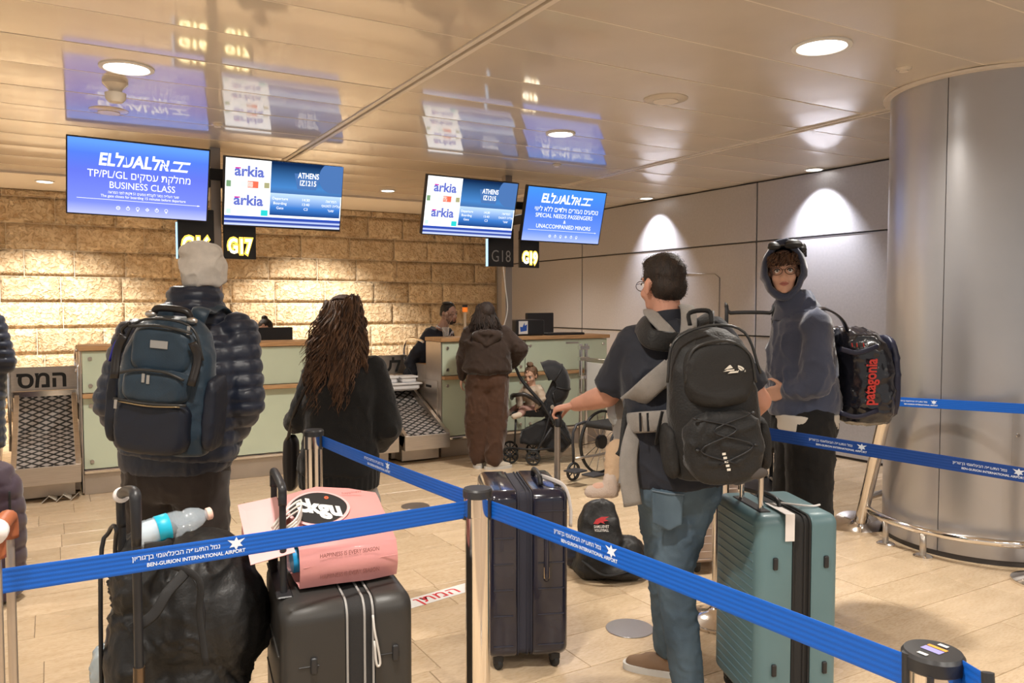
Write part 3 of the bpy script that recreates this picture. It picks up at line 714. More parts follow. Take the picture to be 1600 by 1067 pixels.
st = mk('sticker', bbox_(4.385, YC+.076, 1.245, 4.50, YC+.08, 1.385, .001), M_white, pb)
blu = mat('sticker blue', (.02, .09, .42), .5); mk('sticker_mark', G().addg(fan([(.02, .02), (.10, .03), (.105, .10), (.075, .085), (.07, .12), (.045, .07), (.015, .075)]).xf(R=rotx(pi/2), t=(4.385, YC+.0745, 1.25))), blu, st)
kb = mk('keyboard_tray', bbox_(4.75, YC+.06, 1.226, 5.25, YC+.26, 1.25, .006), M_black, label='flat black tray lying on the right counter beside the printer', cat='tray')
lp = V(3.83, YC+.27, 1.226); pl = empty('signal_stick', lp, 'upright pale stick with an orange and black striped head on the right counter', 'signal')
mk('stem', cyl(lp, lp+V(0, 0, .26), .016, 12), mat('stick beige', (.55, .45, .33), .5), pl, smooth=30)
mk('orange_head', cyl(lp+V(0, 0, .26), lp+V(0, 0, .31), .028, 14), mat('orange plastic', (.85, .22, .03), .4, emit=(.9, .2, .02), es=.5), pl, smooth=30)
mk('dark_cap', cyl(lp+V(0, 0, .31), lp+V(0, 0, .335), .028, 14), M_black, pl, smooth=30)
# small flowers / figurine cluster by the clerk
fl = V(3.63, YC+.33, 1.226); ft = empty('dried_flowers', fl, 'small bunch of dried flowers in a glass behind the striped stick', 'flowers')
mk('glass', lathe([(.03, 0), (.04, .10), (.037, .10), (.028, .004)], fl, 16), mat('clear glass', (.9, .9, .9), .05, trans=.8), ft, smooth=30)
g = G(); rr = random.Random(2)
for k in range(14):
    e = fl+V(rr.uniform(-.06, .08), rr.uniform(-.04, .04), rr.uniform(.16, .27)); g.addg(tube([fl+V(0, 0, .03), e], .0025, 4)); g.addg(ell(e, rr.uniform(.012, .022), n=7, m=5))
mk('blossoms', g, mat('dried blossom', (.20, .10, .07), .8, col2=(.45, .30, .22), nscale=20), ft)
# ------------------------------------------------------------------ queue barriers
M_postch = mat('stanchion chrome', (.78, .74, .70), .13, 1.0)
M_capb = mat('stanchion cap', (.03, .03, .032), .35)
def stanchion(base, top, lab, r=.038, capr=None, sticker=False, drawbase=True):
    base = np.array(base, float); top = np.array(top, float); ax = nrm(top-base)
    t = empty('stanchion', base, lab, 'barrier post'); L = np.linalg.norm(top-base)
    mk('base', lathe([(.172, 0), (.175, .008), (.172, .018), (.12, .032), (.06, .05), (.044, .07)], base, 48, ax=ax), M_postch, t, smooth=40)
    mk('post', lathe([(r, .05), (r, L-.03)], base, 36, ax=ax), M_postch, t, smooth=40)
    for z in (L-.085,): mk('belt_cassette', lathe([(r+.001, z), (r+.004, z+.002), (r+.004, z+.058), (r+.001, z+.06)], base, 36, ax=ax), M_postch, t, smooth=40)
    c = mk('cap', lathe([(r+.002, L-.03), (r+.007, L-.026), (r+.007, L-.006), (r+.003, L), (.001, L+.001)], base, 36, ax=ax), M_capb, t, smooth=30)
    if sticker:
        x, y, _ = frame(ax, (0, 1, 0)); o = top+ax*.0015
        for dx, w, nm, cl in ((-.012, .008, 'orange', (.8, .33, .05)), (.002, .016, 'lilac', (.30, .28, .62))):
            mk('cap_sticker', G().addg(rect(-w/2+dx, -.016, w/2+dx, .016), fn=plane_map(o, -x, -y if False else y)), mat('sticker '+nm, cl, .5), c)
        for dx in (-.028, .028): mk('cap_mark', G().addg(rect(dx-.004, -.008, dx+.004, .008), fn=plane_map(o, -x, y)), M_white, c)
    for a in range(4):
        d = rotz(a*pi/2+.6) @ V(1, 0, 0); x, y, _ = frame(ax, (0, 1, 0)); d = x*cos(a*pi/2+.5)+y*sin(a*pi/2+.5)
        q = base+ax*(L-.055)+d*(r+.003); mk('belt_clip', tube([q-ax*.030, q+ax*.030], .008, 8, flat=.6), M_capb, t, smooth=40)
    return t
def stz(px, py, d): return at(px, py, d)
S1 = at(746, 762, 2.41); S2 = at(490, 671, 3.54); S4 = at(1458, 1016, 1.28); S5 = at(1128, 656, 3.86)
def ground(p): return V(p[0], p[1], 0)
stanchion(ground(S1), S1, 'chrome barrier post in the middle foreground joining three blue belts')
stanchion(ground(S2), S2, 'chrome barrier post in front of the long haired woman')
stanchion(ground(S4), S4, 'chrome barrier post nearest the camera, stickered cap at the bottom edge', r=.040, sticker=True)
stanchion(ground(S5), S5, 'chrome barrier post hidden behind the father, its round base beside his leg')
S3b = atz(1342, 826); S3 = at(1391, 613, 5.0); stanchion(S3b, S3, 'leaning chrome barrier post beside the column', r=.040)
S6b = atz(1635, 912); S6 = S6b+V(0, 0, 1.0); stanchion(S6b, S6, 'barrier post at the right picture edge, only its round base showing')

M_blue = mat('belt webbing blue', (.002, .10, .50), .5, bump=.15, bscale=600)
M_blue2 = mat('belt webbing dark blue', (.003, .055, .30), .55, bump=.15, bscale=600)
M_print = mat('belt print', (.72, .80, .92), .6)
def star(cx, cy, r):
    p = []
    for k in range(12):
        a = pi/2+k*pi/6; q = (r if k % 2 == 0 else r*.52)*(1.35 if k in (3-1+0, 10-0, ) else 1); p.append((cx+q*cos(a)*1.15, cy+q*sin(a)))
    v = [(cx, cy, 0)]+[(x, y, 0) for x, y in p]
    return G().add(v, [(0, 1+i, 1+(i+1) % 12) for i in range(12)])
def barrier_belt(A, B, h, lab, prints=(), sag=.0, m=None, flip=False, tilt=0.0):
    A = np.array(A, float); B = np.array(B, float); L = np.linalg.norm(B-A); d = nrm(B-A); ns = 40
    side = nrm(np.cross(d, ZU)); up = nrm(np.cross(side, d))
    if (CAM-(A+B)/2) @ side < 0: side = -side
    up = nrm(up*cos(tilt)+side*sin(tilt))
    prof = []; nr = 5                                            # five woven ribs
    for k in range(nr*4+1):
        y = -h/2+h*k/(nr*4); prof.append((y, .0010+.0009*abs(sin(pi*k/4))))
    prof = [(y, z) for y, z in prof]+[(y, -z*.6) for y, z in reversed(prof)]
    P = lambda s: A+d*s+V(0, 0, -4*sag*(s/L)*(1-s/L))
    R = [np.array([P(L*i/ns)+up*y+side*z for y, z in prof]) for i in range(ns+1)]
    t = empty('queue_belt', (A+B)/2, lab, 'queue belt')
    mk('webbing', rings(R), m or M_blue, t, smooth=50)
    for s in (0, L):
        c = P(s); mk('belt_end', G().addg(tube([c-up*(h/2+.004), c+up*(h/2+.004)], .009, 10)), M_capb, t, smooth=40)
    dirn = d if (d @ RT) > 0 else -d
    for px, sc in prints:
        # centre of the print along the belt at a measured column of the view
        best = min(np.linspace(0, L, 400), key=lambda s: abs(CX+FOC*((P(s)-CAM) @ RT)/((P(s)-CAM) @ FW)-px)); c0 = P(best)
        g1 = textat('נמל התעופה הבינלאומי בן־גוריון', -.034, .007, .0155*sc, heb=True, bold=.0002); g2 = textat('BEN-GURION INTERNATIONAL AIRPORT', .014, -.012, .0125*sc, bold=.0003)
        f = lambda v: c0+v[:, :1]*dirn+v[:, 1:2]*up+side*.0026+np.outer(v[:, 0]*0, ZU)
        sg = 1 if (d @ RT) > 0 else -1
        def f(v, c0=c0, b=best):
            s = b+sg*v[:, 0]; return np.array([P(q) for q in s])+v[:, 1:2]*up+side*.0024
        g = G().addg(g1, fn=f); mk('airport_name', g, M_print, t); mk('airport_name', G().addg(g2, fn=f), M_print, t); mk('star_mark', G().addg(star(.106*sc, .008, .0165*sc), fn=f), M_print, t)
    return t
Bz = V(0, 0, -.058)
def near(p, px, py): return at(px, py, (p-CAM) @ FW)
e1 = near(S1, 728, 796)
barrier_belt(e1, at(-60, 917, 1.62), .053, 'blue airport belt running from the middle post out at the left edge', [(300, 1.0)], sag=.004)
barrier_belt(near(S1, 729, 778), near(S2, 503, 689), .050, 'blue airport belt between the middle post and the post by the long haired woman', [(590, .95)], sag=.004)
barrier_belt(near(S1, 765, 795), near(S4, 1418, 1048), .053, 'wide bright blue belt sweeping from the middle post to the bottom right post', [(915, 1.0)], sag=-.004)
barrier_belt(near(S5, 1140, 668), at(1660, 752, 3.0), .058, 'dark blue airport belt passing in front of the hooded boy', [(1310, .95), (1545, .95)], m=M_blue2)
barrier_belt(near(S3, 1397, 627), near(S6, 1640, 641), .058, 'bright blue belt behind, from the leaning post across the column', [(1435, .85)])
barrier_belt(near(S4, 1492, 1050), at(1545, 1085, 1.15), .053, 'short end of blue belt right of the nearest post')

# floor discs and marks
M_steeldisc = mat('disc steel', (.52, .50, .50), .28, .95, bump=.1, bscale=300)
for px, py, r, lab in ((984, 982, .115, 'round steel disc set in the floor beside the jeans leg'), (649, 791, .11, 'round steel disc in the floor behind the blue belt crossing'), (700, 773, .07, 'small steel disc in the floor under the far blue belt')):
    if px == 700: continue
    p = atz(px, py); mk('floor_disc', disc(p, r, .004, 48), M_steeldisc, label=lab, cat='floor disc')
a = atz(652, 948); b = atz(760, 916); c = atz(652, 934); d_ = nrm(b-a); wd = .115; nn = nrm(np.cross(ZU, d_)); Ls = np.linalg.norm(b-a)
stp = empty('floor_sticker', (a+b)/2*V(1, 1, 0), 'white floor sticker strip with red Hebrew word behind the black suitcase', 'sticker'); a0 = a-d_*.35
mk('strip', G().addg(box(0, 0, .0005, Ls+.45, wd, .0016), fn=lambda v: V(a0[0], a0[1], 0)+v[:, :1]*d_+v[:, 1:2]*nn+v[:, 2:3]*ZU), M_white, stp)
mk('red_word', G().addg(textat('המתן', .35+.165, wd*.5, wd*1.0, heb=True, bold=.001, fitw=.27), fn=lambda v: V(a0[0], a0[1], .0022)+v[:, :1]*d_+v[:, 1:2]*nn), mat('sticker red', (.62, .02, .03), .5), stp)
p = atz(366, 1050); mk('floor_mark', box(p[0]-.09, p[1]-.03, .0005, p[0]+.07, p[1]+.035, .0018), mat('worn mark', (.33, .30, .27), .6), label='worn grey tape on the floor beside the black suitcase', cat='tape')

# ------------------------------------------------------------------ suitcases
def suitcase(N, xd, D, Wd, H, m_sh, m_gu, m_rib, lab, name='suitcase', rr=.045, gus=(.38, .62), ribs='h', handle=None, m_zip=None, side_feet=True, wheel=.028, lift=.062, grooves=None, m_tube=None, grip=None):
    """N = near bottom corner on the floor; xd = direction of the narrow side; local y goes away from it"""
    N = V(N[0], N[1], 0); xd = nrm(V(xd[0], xd[1], 0)); yd = V(-xd[1], xd[0], 0)
    if yd @ FW < 0: yd = -yd
    W_ = lambda v: N+v[:, :1]*xd+v[:, 1:2]*yd+v[:, 2:3]*ZU
    c = W_(np.array([[D/2, Wd/2, 0]]))[0]; t = empty(name, c, lab, 'suitcase'); z0 = lift; z1 = H
    def outline(inset, x):
        q = []; r = rr
        for cy, cz, a0 in ((Wd-r, z1-r, 0), (r, z1-r, pi/2), (r, z0+r, pi), (Wd-r, z0+r, 3*pi/2)):
            for i in range(7): a = a0+pi/2*i/6; q.append((x, cy+(r-inset)*cos(a), cz+(r-inset)*sin(a)))
        return q
    def shell(xa, xb, out):                                      # out = -1: outer face at xa
        e = min(.035, rr); R = []
        n = 6
        if out < 0:
            for i in range(n+1): a = pi/2*i/n; R.append(outline(e*(1-sin(a)), xa+e*(1-cos(a))))
            R += [outline(0, xb-.006), outline(.004, xb)]
        else:
            R += [outline(.004, xa), outline(0, xa+.006)]
            for i in range(n+1): a = pi/2*i/n; R.append(outline(e*(1-cos(a)), xb-e*(1-sin(a))))
        return rings(R)
    xa, xb = D*gus[0], D*gus[1]
    sA = mk('shell', G().addg(shell(0, xa, -1), fn=W_), m_sh, t, smooth=50); sB = mk('shell', G().addg(shell(xb, D, 1), fn=W_), m_sh, t, smooth=50)
    mk('gusset', G().addg(rings([outline(.012, xa-.002), outline(.008, (xa+xb)/2), outline(.012, xb+.002)]), fn=W_), m_gu, t, smooth=50)
    for x in (xa+.006, (xa+xb)/2+.012, xb-.006):
        o = np.array(outline(.006, x)); o = np.vstack([o, o[:1]]); mk('zip', tube(list(W_(o)), .0035, 6, up=xd), m_zip or m_gu, t, smooth=60)
    rows = grooves or [z0+(z1-z0)*k for k in (.13, .25, .37, .5, .62, .74, .86)]
    for xs, sh, xo in ((0, sA, -1), (D, sB, 1)):
        for z in rows: mk('rib', G().addg(bbox_(xs-.0035, rr, z-.003, xs+.0035, Wd-rr, z+.003, .001), fn=W_), m_rib, sh)
    if ribs == 'side':
        for u0, u1, sh in ((.025, xa-.015, sA), (xb+.02, D-.02, sB)):
            for z in rows: mk('rib', G().addg(bbox_(u0, -.0035, z-.003, u1, .003, z+.003, .001), fn=W_), m_rib, sh)
    if side_feet:
        for u in (xa*.5, (xb+D)/2):
            for z in (z0+(z1-z0)*.22, z0+(z1-z0)*.76): mk('side_foot', G().addg(rbox(.018, .012, .045, .005).xf(t=(u, -.003, z-.02)), fn=W_), M_black, t, smooth=50)
    for u in (.05, D-.05):
        for v_ in (.055, Wd-.055):
            wh = mk('wheel', G().addg(lathe([(wheel*.4, -.011), (wheel*.9, -.011), (wheel, -.006), (wheel, .006), (wheel*.9, .011), (wheel*.4, .011)], (u, v_, wheel), 22, ax=(1, .4, 0)), fn=W_), M_rubber, t, smooth=40)
            mk('fork', G().addg(rbox(.045, .045, z0-wheel+.012, .01).xf(t=(u, v_, wheel+.004)), fn=W_), M_black, wh, smooth=50)
    # carry handle on the narrow side and on top
    if handle:
        hx, y0, y1, top, gw = handle
        for y in (y0, y1): mk('handle_tube', G().addg(cyl((hx, y, z1-.05), (hx, y, top), .0095, 12), fn=W_), m_tube or M_postch, t, smooth=40)
        mk('handle_well', G().addg(bbox_(hx-.022, y0-.04, z1-.003, hx+.022, y1+.04, z1+.004, .003), fn=W_), M_black, t)
        gp = [(hx, y0-.002, top-.02), (hx, y0, top+.012), (hx, y0+.022, top+.03), (hx, y1-.022, top+.03), (hx, y1, top+.012), (hx, y1+.002, top-.02)]
        mk('grip', G().addg(tube([V(*p) for p in gp], gw, 12, smooth=4, up=(1, 0, 0)), fn=W_), grip or M_black, t, smooth=True)
    return t, W_
M_tealsh = mat('teal shell', (.105, .185, .205), .42, noise=.06, nscale=3, bump=.05, bscale=500)
M_tealrib = mat('teal rib', (.12, .20, .23), .4)
M_gus = mat('black gusset cloth', (.018, .017, .017), .85, bump=.2, bscale=500)
NT = at(1185, 812, 2.85); RTl = at(1310, 808, 2.89)
teal, WT = suitcase(NT, (RTl-NT), .315, .405, .79, M_tealsh, M_gus, M_tealrib, 'tall teal hard shell suitcase beside the father', gus=(.42, .66), rr=.04,
    handle=(.055, .10, .27, 1.02, .013), grooves=[.12+.033*k for k in range(20)])
mk('top_handle', G().addg(tube([V(.13, .10, .795), V(.13, .13, .82), V(.13, .25, .82), V(.13, .28, .795)], .009, 8, smooth=4), fn=WT), M_black, teal, smooth=True)
M_tag = mat('paper tag', (.72, .68, .66), .6)
mk('baggage_tag', G().addg(box(.10, .05, .797, .135, .16, .799), fn=WT).addg(box(.10, -.008, .70, .135, -.0055, .797), fn=WT).addg(box(.10, -.008, .797, .135, .06, .7995), fn=WT), M_tag, teal)
mk('string_tag', G().addg(tube([V(.15, .16, .80), V(.20, .12, .80), V(.26, .10, .797), V(.30, .12, .796)], .004, 6, smooth=4), fn=WT), M_tag, teal)
M_navysh = mat('navy glossy shell', (.013, .014, .030), .18, coat=.6, noise=.2, nscale=4)
M_navyrib = mat('navy rib', (.03, .032, .05), .25)
M_gusn = mat('navy gusset cloth', (.030, .030, .045), .8, bump=.2, bscale=500)
nl = at(762, 1050, 3.32); nr_ = at(889, 1050, 3.37)
navy, WN = suitcase(nl, nr_-nl, .345, .46, .775, M_navysh, M_gusn, M_navyrib, 'tall glossy navy hard shell suitcase held by the father', gus=(.36, .56), ribs='side',
    handle=(.325, .13, .17, 1.045, .016), m_tube=mat('grey handle tube', (.42, .38, .34), .3, .9), grooves=[.12, .25, .36, .47, .58, .69], side_feet=False)
mk('side_handle', G().addg(tube([V(.245, -.002, .60), V(.245, -.028, .59), V(.245, -.03, .42), V(.245, -.002, .41)], .011, 10, smooth=4), fn=WN), M_navysh, navy, smooth=True)
for z in (.58, .41): mk('handle_plate', G().addg(bbox_(.233, -.036, z, .257, -.022, z+.055, .004), fn=WN), mat('brass', (.75, .62, .42), .25, 1), navy)
mk('top_handle', G().addg(tube([V(.24, .09, .78), V(.24, .12, .815), V(.24, .26, .815), V(.24, .29, .78)], .011, 8, smooth=4), fn=WN), M_black, navy, smooth=True)
mk('baggage_tag', G().addg(tube([V(.24, .2, .80), V(.29, .10, .80), V(.335, .03, .78), V(.352, -.002, .70), V(.352, -.002, .62)], .011, 6, smooth=4, flat=.15, up=(0, 1, 0)), fn=WN), M_tag, navy, smooth=True)
M_blk = mat('black matte shell', (.028, .026, .024), .42, noise=.08, nscale=5, bump=.08, bscale=500)
NB = at(438, 951, 2.09); RB = at(651, 930, 2.19)
M_zipg = mat('grey piping', (.28, .27, .26), .5)
blk, WB = suitcase(NB, RT*.927+HF*.375, .362, .46, .745, M_blk, M_gus, mat('black rib', (.045, .042, .04), .4), 'large black hard shell suitcase under the pink bag', gus=(.47, .70), rr=.05, m_zip=M_zipg, grooves=[.15, .30, .45, .60],
    handle=(.022, .13, .38, 1.015, .012), m_tube=M_black)
for z in (.60, .50, .34): pass
mk('zip_puller', G().addg(tube([V(.245, -.004, .70), V(.247, -.014, .66), V(.256, -.016, .61), V(.262, -.014, .565), V(.252, -.014, .565), V(.247, -.012, .63)], .0035, 6, smooth=4), fn=WB), mat('pull cord', (.55, .53, .50), .5), blk, smooth=True)
for x0 in (.045, .265): 
    for z in (.58, .47): mk('side_groove', G().addg(bbox_(x0, -.002, z, x0+.055, .002, z+.004, .001), fn=WB), M_black, blk)
# silvery pink suitcase behind
M_sil = mat('champagne shell', (.46, .38, .34), .35, .4)
sl = at(1081, 865, 4.55); sr_ = at(1160, 868, 4.6)
sil, WS = suitcase(sl, sr_-sl, .29, .42, .63, M_sil, M_gus, mat('champagne rib', (.55, .47, .43), .3, .5), 'champagne coloured ribbed suitcase behind the teal one', gus=(.46, .60), ribs='side', grooves=[.09+.045*k for k in range(12)], handle=(.2, .12, .28, .70, .012), side_feet=False)
# grey suitcase with a tan grip at the left edge
M_gry = mat('grey green shell', (.20, .21, .18), .35, .2)
gl = at(-112, 1050, 1.55); gr_ = at(3, 1050, 1.6)
gsu, WG = suitcase(gl, gr_-gl, .15, .36, .565, M_gry, M_gus, M_gry, 'grey suitcase with a tan leather grip at the left picture edge', gus=(.3, .5), grooves=[.2, .35, .5], handle=(.115, .02, .17, 1.06, .018), m_tube=mat('tan tube', (.50, .42, .34), .35, .7), grip=mat('tan leather', (.33, .10, .04), .45), side_feet=False)
mk('handle_tag', G().addg(lathe([(.024, -.016), (.0245, 0), (.024, .016)], (.115, .01, 1.095), 18, ax=(0, 1, 0)), fn=WG), M_tag, gsu, smooth=True)

# quilted purple bag at the left
def quilt(amp, freq, axis=2):
    def f(v, n):
        w = np.abs(np.sin(v[:, axis]*freq+fbm(v*6, 3)*.8))**.5; return v+n*((w-.6)*amp)[:, None]
    return f
def fold(amp, sc, seed=0, st=(1, 1, 1), o=3):
    """cloth creases: sharp ridges of warped noise, longer down the cloth"""
    def f(v, n):
        w = np.stack([fbm(v*sc*.6, seed+11, 2), fbm(v*sc*.6, seed+17, 2), fbm(v*sc*.6, seed+23, 2)], 1)*(.35/sc)
        q = np.abs(fbm((v+w)*np.array(st)*sc, seed, o)); return v+n*(amp*.85*(np.exp(-q*4.5)-.45))[:, None]
    return f
pb_ = at(-24, 940, 4.15); pbc = V(pb_[0], pb_[1], 0)
g = G()
g.addg(loft([(pbc+V(0, .02, z), w, .13, RT, HF, 3) for z, w in ((.02, .16), (.06, .19), (.45, .20), (.62, .175), (.70, .12), (.72, .05))]))
t = empty('quilted_bag', pbc, 'dark purple quilted bag standing at the left picture edge', 'bag')
mk('bag_body', solidify(g, .012, 4, quilt(.012, 34)), mat('plum nylon', (.052, .030, .050), .55, sheen=.3, noise=.15, nscale=10), t, smooth=True)
mk('piping', tube([pbc+RT*.185-HF*.06+V(0, 0, z) for z in (.08, .3, .5, .6)], .006, 6, smooth=4), M_black, t, smooth=True)
mk('bag_strap', tube([pbc+V(0, 0, .7)-RT*.08, pbc+V(0, 0, .80), pbc+V(0, 0, .7)+RT*.07], .012, 8, smooth=5, flat=.4), M_black, t, smooth=True)

# ------------------------------------------------------------------ pink paper-like bag lying on the black suitcase
M_pink = mat('pink bag sheet', (.62, .27, .26), .32, noise=.05, nscale=4, coat=.25, bump=.12, bscale=14)
M_pinkl = mat('pink bag light sheet', (.74, .42, .42), .4, bump=.1, bscale=14)
z0 = .755
cb = WB(np.array([[.0, 0, 0], [1, 0, 0], [0, 1, 0]])); bx = cb[1]-cb[0]; by = cb[2]-cb[0]
o_ = at(468, 922, 2.22)*V(1, 1, 0); e_ = at(618, 892, 2.34)*V(1, 1, 0); ld = nrm(e_-o_); wd_ = nrm(V(-ld[1], ld[0], 0)); wd_ = wd_ if wd_ @ FW > 0 else -wd_
def sec(s, w, h, y0, zo=0, bulge=.0, n=9):
    """rounded four sided section of the bag at distance s"""
    q = []
    for (a, b) in (((0, 0), (1, 0)), ((1, 0), (1, 1)), ((1, 1), (0, 1)), ((0, 1), (0, 0))):
        for i in range(n):
            t_ = i/n; u = a[0]+(b[0]-a[0])*t_; v_ = a[1]+(b[1]-a[1])*t_; bb_ = bulge*sin(pi*t_)
            du, dv = (0, 0) if a[1] == b[1] == 0 else ((0, bb_*.25) if a[1] == b[1] else ((bb_, 0) if a[0] == 1 else (-bb_, 0)))
            q.append(V(o_[0], o_[1], z0+zo)+ld*s+wd_*(y0+u*w+du)+ZU*(v_*h*(.66+.62*u)+dv))
    return np.array(q)
pk = empty('pink_bag', V(*((o_+e_)/2)[:2], z0), 'pink shopping bag with a black logo lying on the black suitcase', 'shopping bag')
S_ = [(-.17, .20, .015, .05, .10), (-.10, .23, .11, .01, .03), (-.03, .245, .155, 0, .01), (.0, .25, .165, 0, .002), (.10, .25, .178, 0, 0), (.20, .24, .17, 0, 0), (.285, .22, .155, .01, 0)]
R = [sec(s, w, h, y, zo, .012+.006*sin(9*s)) for s, w, h, y, zo in S_[3:]]
R = [r+ZU*(.0022*np.sin(np.arange(len(r))*1.7+k*2.1))[:, None] for k, r in enumerate(R)]
def thick(R, t=.003, cap_end=True):
    g = rings(R, cap=False); inner = []
    for r in R: c = r.mean(0); inner.append(c+(r-c)*(1-t*8))
    gi = rings(inner, cap=False); gi.f = [q[::-1] for q in gi.f]; g.addg(gi)
    n = len(R[0]); o = len(R)*n
    for i in range(n): j = (i+1) % n; g.f.append((j, i, o+i, o+j)); g.m.append(0)
    if cap_end: g.f.append(tuple((len(R)-1)*n+i for i in range(n))); g.m.append(0)
    return g
mk('bag_sheet', thick(R), M_pink, pk, smooth=35)
mk('bag_flap', sheet(sec(.0, .25, .165, 0)[27]-ld*.01, sec(0, .25, .165, 0)[18]-ld*.02, sec(-.13, .28, .11, 0, .05)[18]+ZU*.0, sec(-.13, .28, .09, 0, .03)[27], .002), M_pinkl, pk)
far = sec(-.16, .30, .15, .02, .0)[20]; mk('bag_flap', sheet(sec(0, .25, .165, 0)[18], sec(0, .25, .165, 0)[12], at(378, 835, 2.52), at(380, 792, 2.50), .002), M_pink, pk)
top = lambda v: V(o_[0], o_[1], z0+.010)+ld*(v[:, :1])+wd_*v[:, 1:2]+(v[:, 2:3]+.173*(.66+.62*np.clip(v[:, 1:2]/.245, 0, 1)))*ZU
# the top face of the bag slopes with its sections; lettering lies just above it
lg = mk('logo_rim', G().addg(fan([(.085+.086*cos(a)*(1+.10*abs(cos(a))**3), .145+.078*sin(a)) for a in np.linspace(0, 2*pi, 40, endpoint=False)]), fn=lambda v: top(v)), M_pinkl, pk)
mk('logo_plate', G().addg(fan([(.085+.078*cos(a)*(1+.10*abs(cos(a))**3), .145+.069*sin(a)) for a in np.linspace(0, 2*pi, 40, endpoint=False)]), fn=lambda v: top(v)+ZU*.0022), M_black, lg)
mk('logo_word', G().addg(textat('ckgu', .085, .145, .085, bold=.004, fitw=.125), fn=lambda v: top(np.column_stack([v[:, 0], v[:, 1]-(v[:, 0]-.085)*.35, v[:, 2]]))+ZU*.003), M_white, lg)
mk('logo_flower', G().addg(ring2d(.118, .185, .007, .005, 8), fn=lambda v: top(v)+ZU*.003), mat('flower red', (.7, .12, .05), .5), lg)
M_ink = mat('brown print', (.20, .07, .06), .6)
fr = lambda v: V(o_[0], o_[1], z0)-wd_*.017+ld*v[:, :1]+ZU*v[:, 1:2]
for zt, tx in ((.092, 'HAPPINESS IS EVERY SEASON'), (.032, 'HAPPINESS IS EVERY SEASON')):
    mk('small_print', G().addg(textat(tx, .14, zt, .017, fitw=.17), fn=fr), M_ink, pk)
mk('small_print', G().addg(textat('happiness', .2, .20, .014, fitw=.06), fn=lambda v: top(v)+ZU*.001), M_ink, pk)
mk('crease', tube([V(*(o_[:2]), z0+.062)-wd_*.0125+ld*s+ZU*(.004*sin(30*s)) for s in np.linspace(.01, .28, 8)], .0012, 5), M_pink, pk)
# bottle inside the bag mouth
def bottle(a, d, L, r, lab, name='water_bottle', label_m=None, capm=None, seed=0, lab_at=(.30, .52)):
    t = empty(name, a, lab, 'bottle'); d = nrm(d)
    M_pet = mat('clear bottle plastic', (.72, .84, .95), .08, alpha=.26, coat=1)
    prof = [(.6*r, 0), (.95*r, .01), (r, .03), (r*.96, L*.15), (r, L*.2), (r, L*.55), (r*.80, L*.62), (r*.92, L*.68), (r*.9, L*.74), (r*.7, L*.84), (.014, L*.91), (.014, L*.93)]
    mk('bottle_body', lathe(prof, a, 28, ax=d), M_pet, t, smooth=50)
    mk('paper_label', lathe([(r+.0004, L*lab_at[0]), (r+.0012, L*lab_at[0]+.001), (r+.0012, L*lab_at[1]), (r+.0004, L*lab_at[1]+.001)], a, 28, ax=d), label_m, t, smooth=40)
    mk('bottle_cap', lathe([(.0165, L*.925), (.0175, L*.93), (.0175, L*.985), (.014, L), (.001, L)], a, 24, ax=d), capm, t, smooth=30)
    return t, prof
M_lb = mat('label blue', (.01, .30, .62), .4)
p = V(o_[0], o_[1], z0+.062)+wd_*.075-ld*.03
bottle(p, ld+V(0, 0, .06), .22, .036, 'bottle with a blue label inside the mouth of the pink bag', label_m=M_lb, capm=M_white, lab_at=(.10, .35))
# black neck strap and pale band hung on the black handle
hb = at(432, 810, 2.36)
sc_ = empty('neck_strap', hb, 'black sling strap hanging from the raised black suitcase handle', 'strap')
mk('strap_loop', tube([hb+RT*.01, hb-RT*.035-V(0, 0, .03), at(424, 850, 2.42), at(426, 880, 2.40), at(432, 905, 2.38)], [.010, .015, .018, .016, .010], 10, smooth=6, flat=.45), M_gus, sc_, smooth=True)
wb_ = at(455, 800, 2.30); wt = empty('white_band', wb_, 'pale curved plastic headband lying against the pink bag and black handle', 'headband')
for k in range(3): mk('band', tube([at(425, 838, 2.26)+V(0, 0, -.0+.012*k), at(445, 812, 2.27)+V(0, 0, .012*k), at(470, 797, 2.32)+V(0, 0, .014*k), at(463, 822, 2.25)+V(0, 0, .01*k), at(434, 842, 2.24)+V(0, 0, .008*k)], .0065, 8, smooth=5, flat=.5), mat('off white plastic', (.66, .63, .58), .5), wt, smooth=True)

# ------------------------------------------------------------------ trolley with the black duffel and bottle
M_nyl = mat('black nylon', (.011, .0105, .0105), .5, noise=.2, nscale=8, bump=.35, bscale=40)
tc_ = at(200, 900, 2.05); tb = V(tc_[0], tc_[1], 0)
tro = empty('luggage_trolley', tb, 'black telescopic luggage trolley carrying the black duffel at the left', 'luggage trolley')
h1 = at(189, 790, 2.22); h2 = at(212, 790, 1.98)
for q in (h1, h2):
    b0 = V(q[0]-.01, q[1], .03)
    mk('upper_tube', cyl(V(q[0], q[1], .50), q, .011, 12), M_black, tro, smooth=40); mk('lower_tube', cyl(b0, V(q[0], q[1], .64), .014, 12), mat('bronze tube', (.16, .11, .07), .35, .8), tro, smooth=40)
mk('grip', tube([h1-V(0, 0, .06), h1, h1+V(0, 0, .035)+(h2-h1)*.12, h2+V(0, 0, .035)-(h2-h1)*.12, h2, h2-V(0, 0, .10)], [.012, .013, .0145, .0145, .014, .012], 12, smooth=5, up=(1, 0, 0)), M_black, tro, smooth=True)
mk('grip_tag', lathe([(.021, -.018), (.022, 0), (.021, .018)], h1+V(0, 0, .03)+(h2-h1)*.05, 20, ax=h2-h1), M_tag, tro, smooth=True)
mk('folding_frame', tube([V(h1[0]-.06, h1[1], .06), V(h1[0]-.055, h1[1], .8), at(170, 832, 2.2), at(182, 828, 2.15), V(h1[0]-.02, h1[1]-.02, .8), V(h1[0]-.02, h1[1]-.02, .06)], .006, 8, smooth=4), M_black, tro, smooth=True)
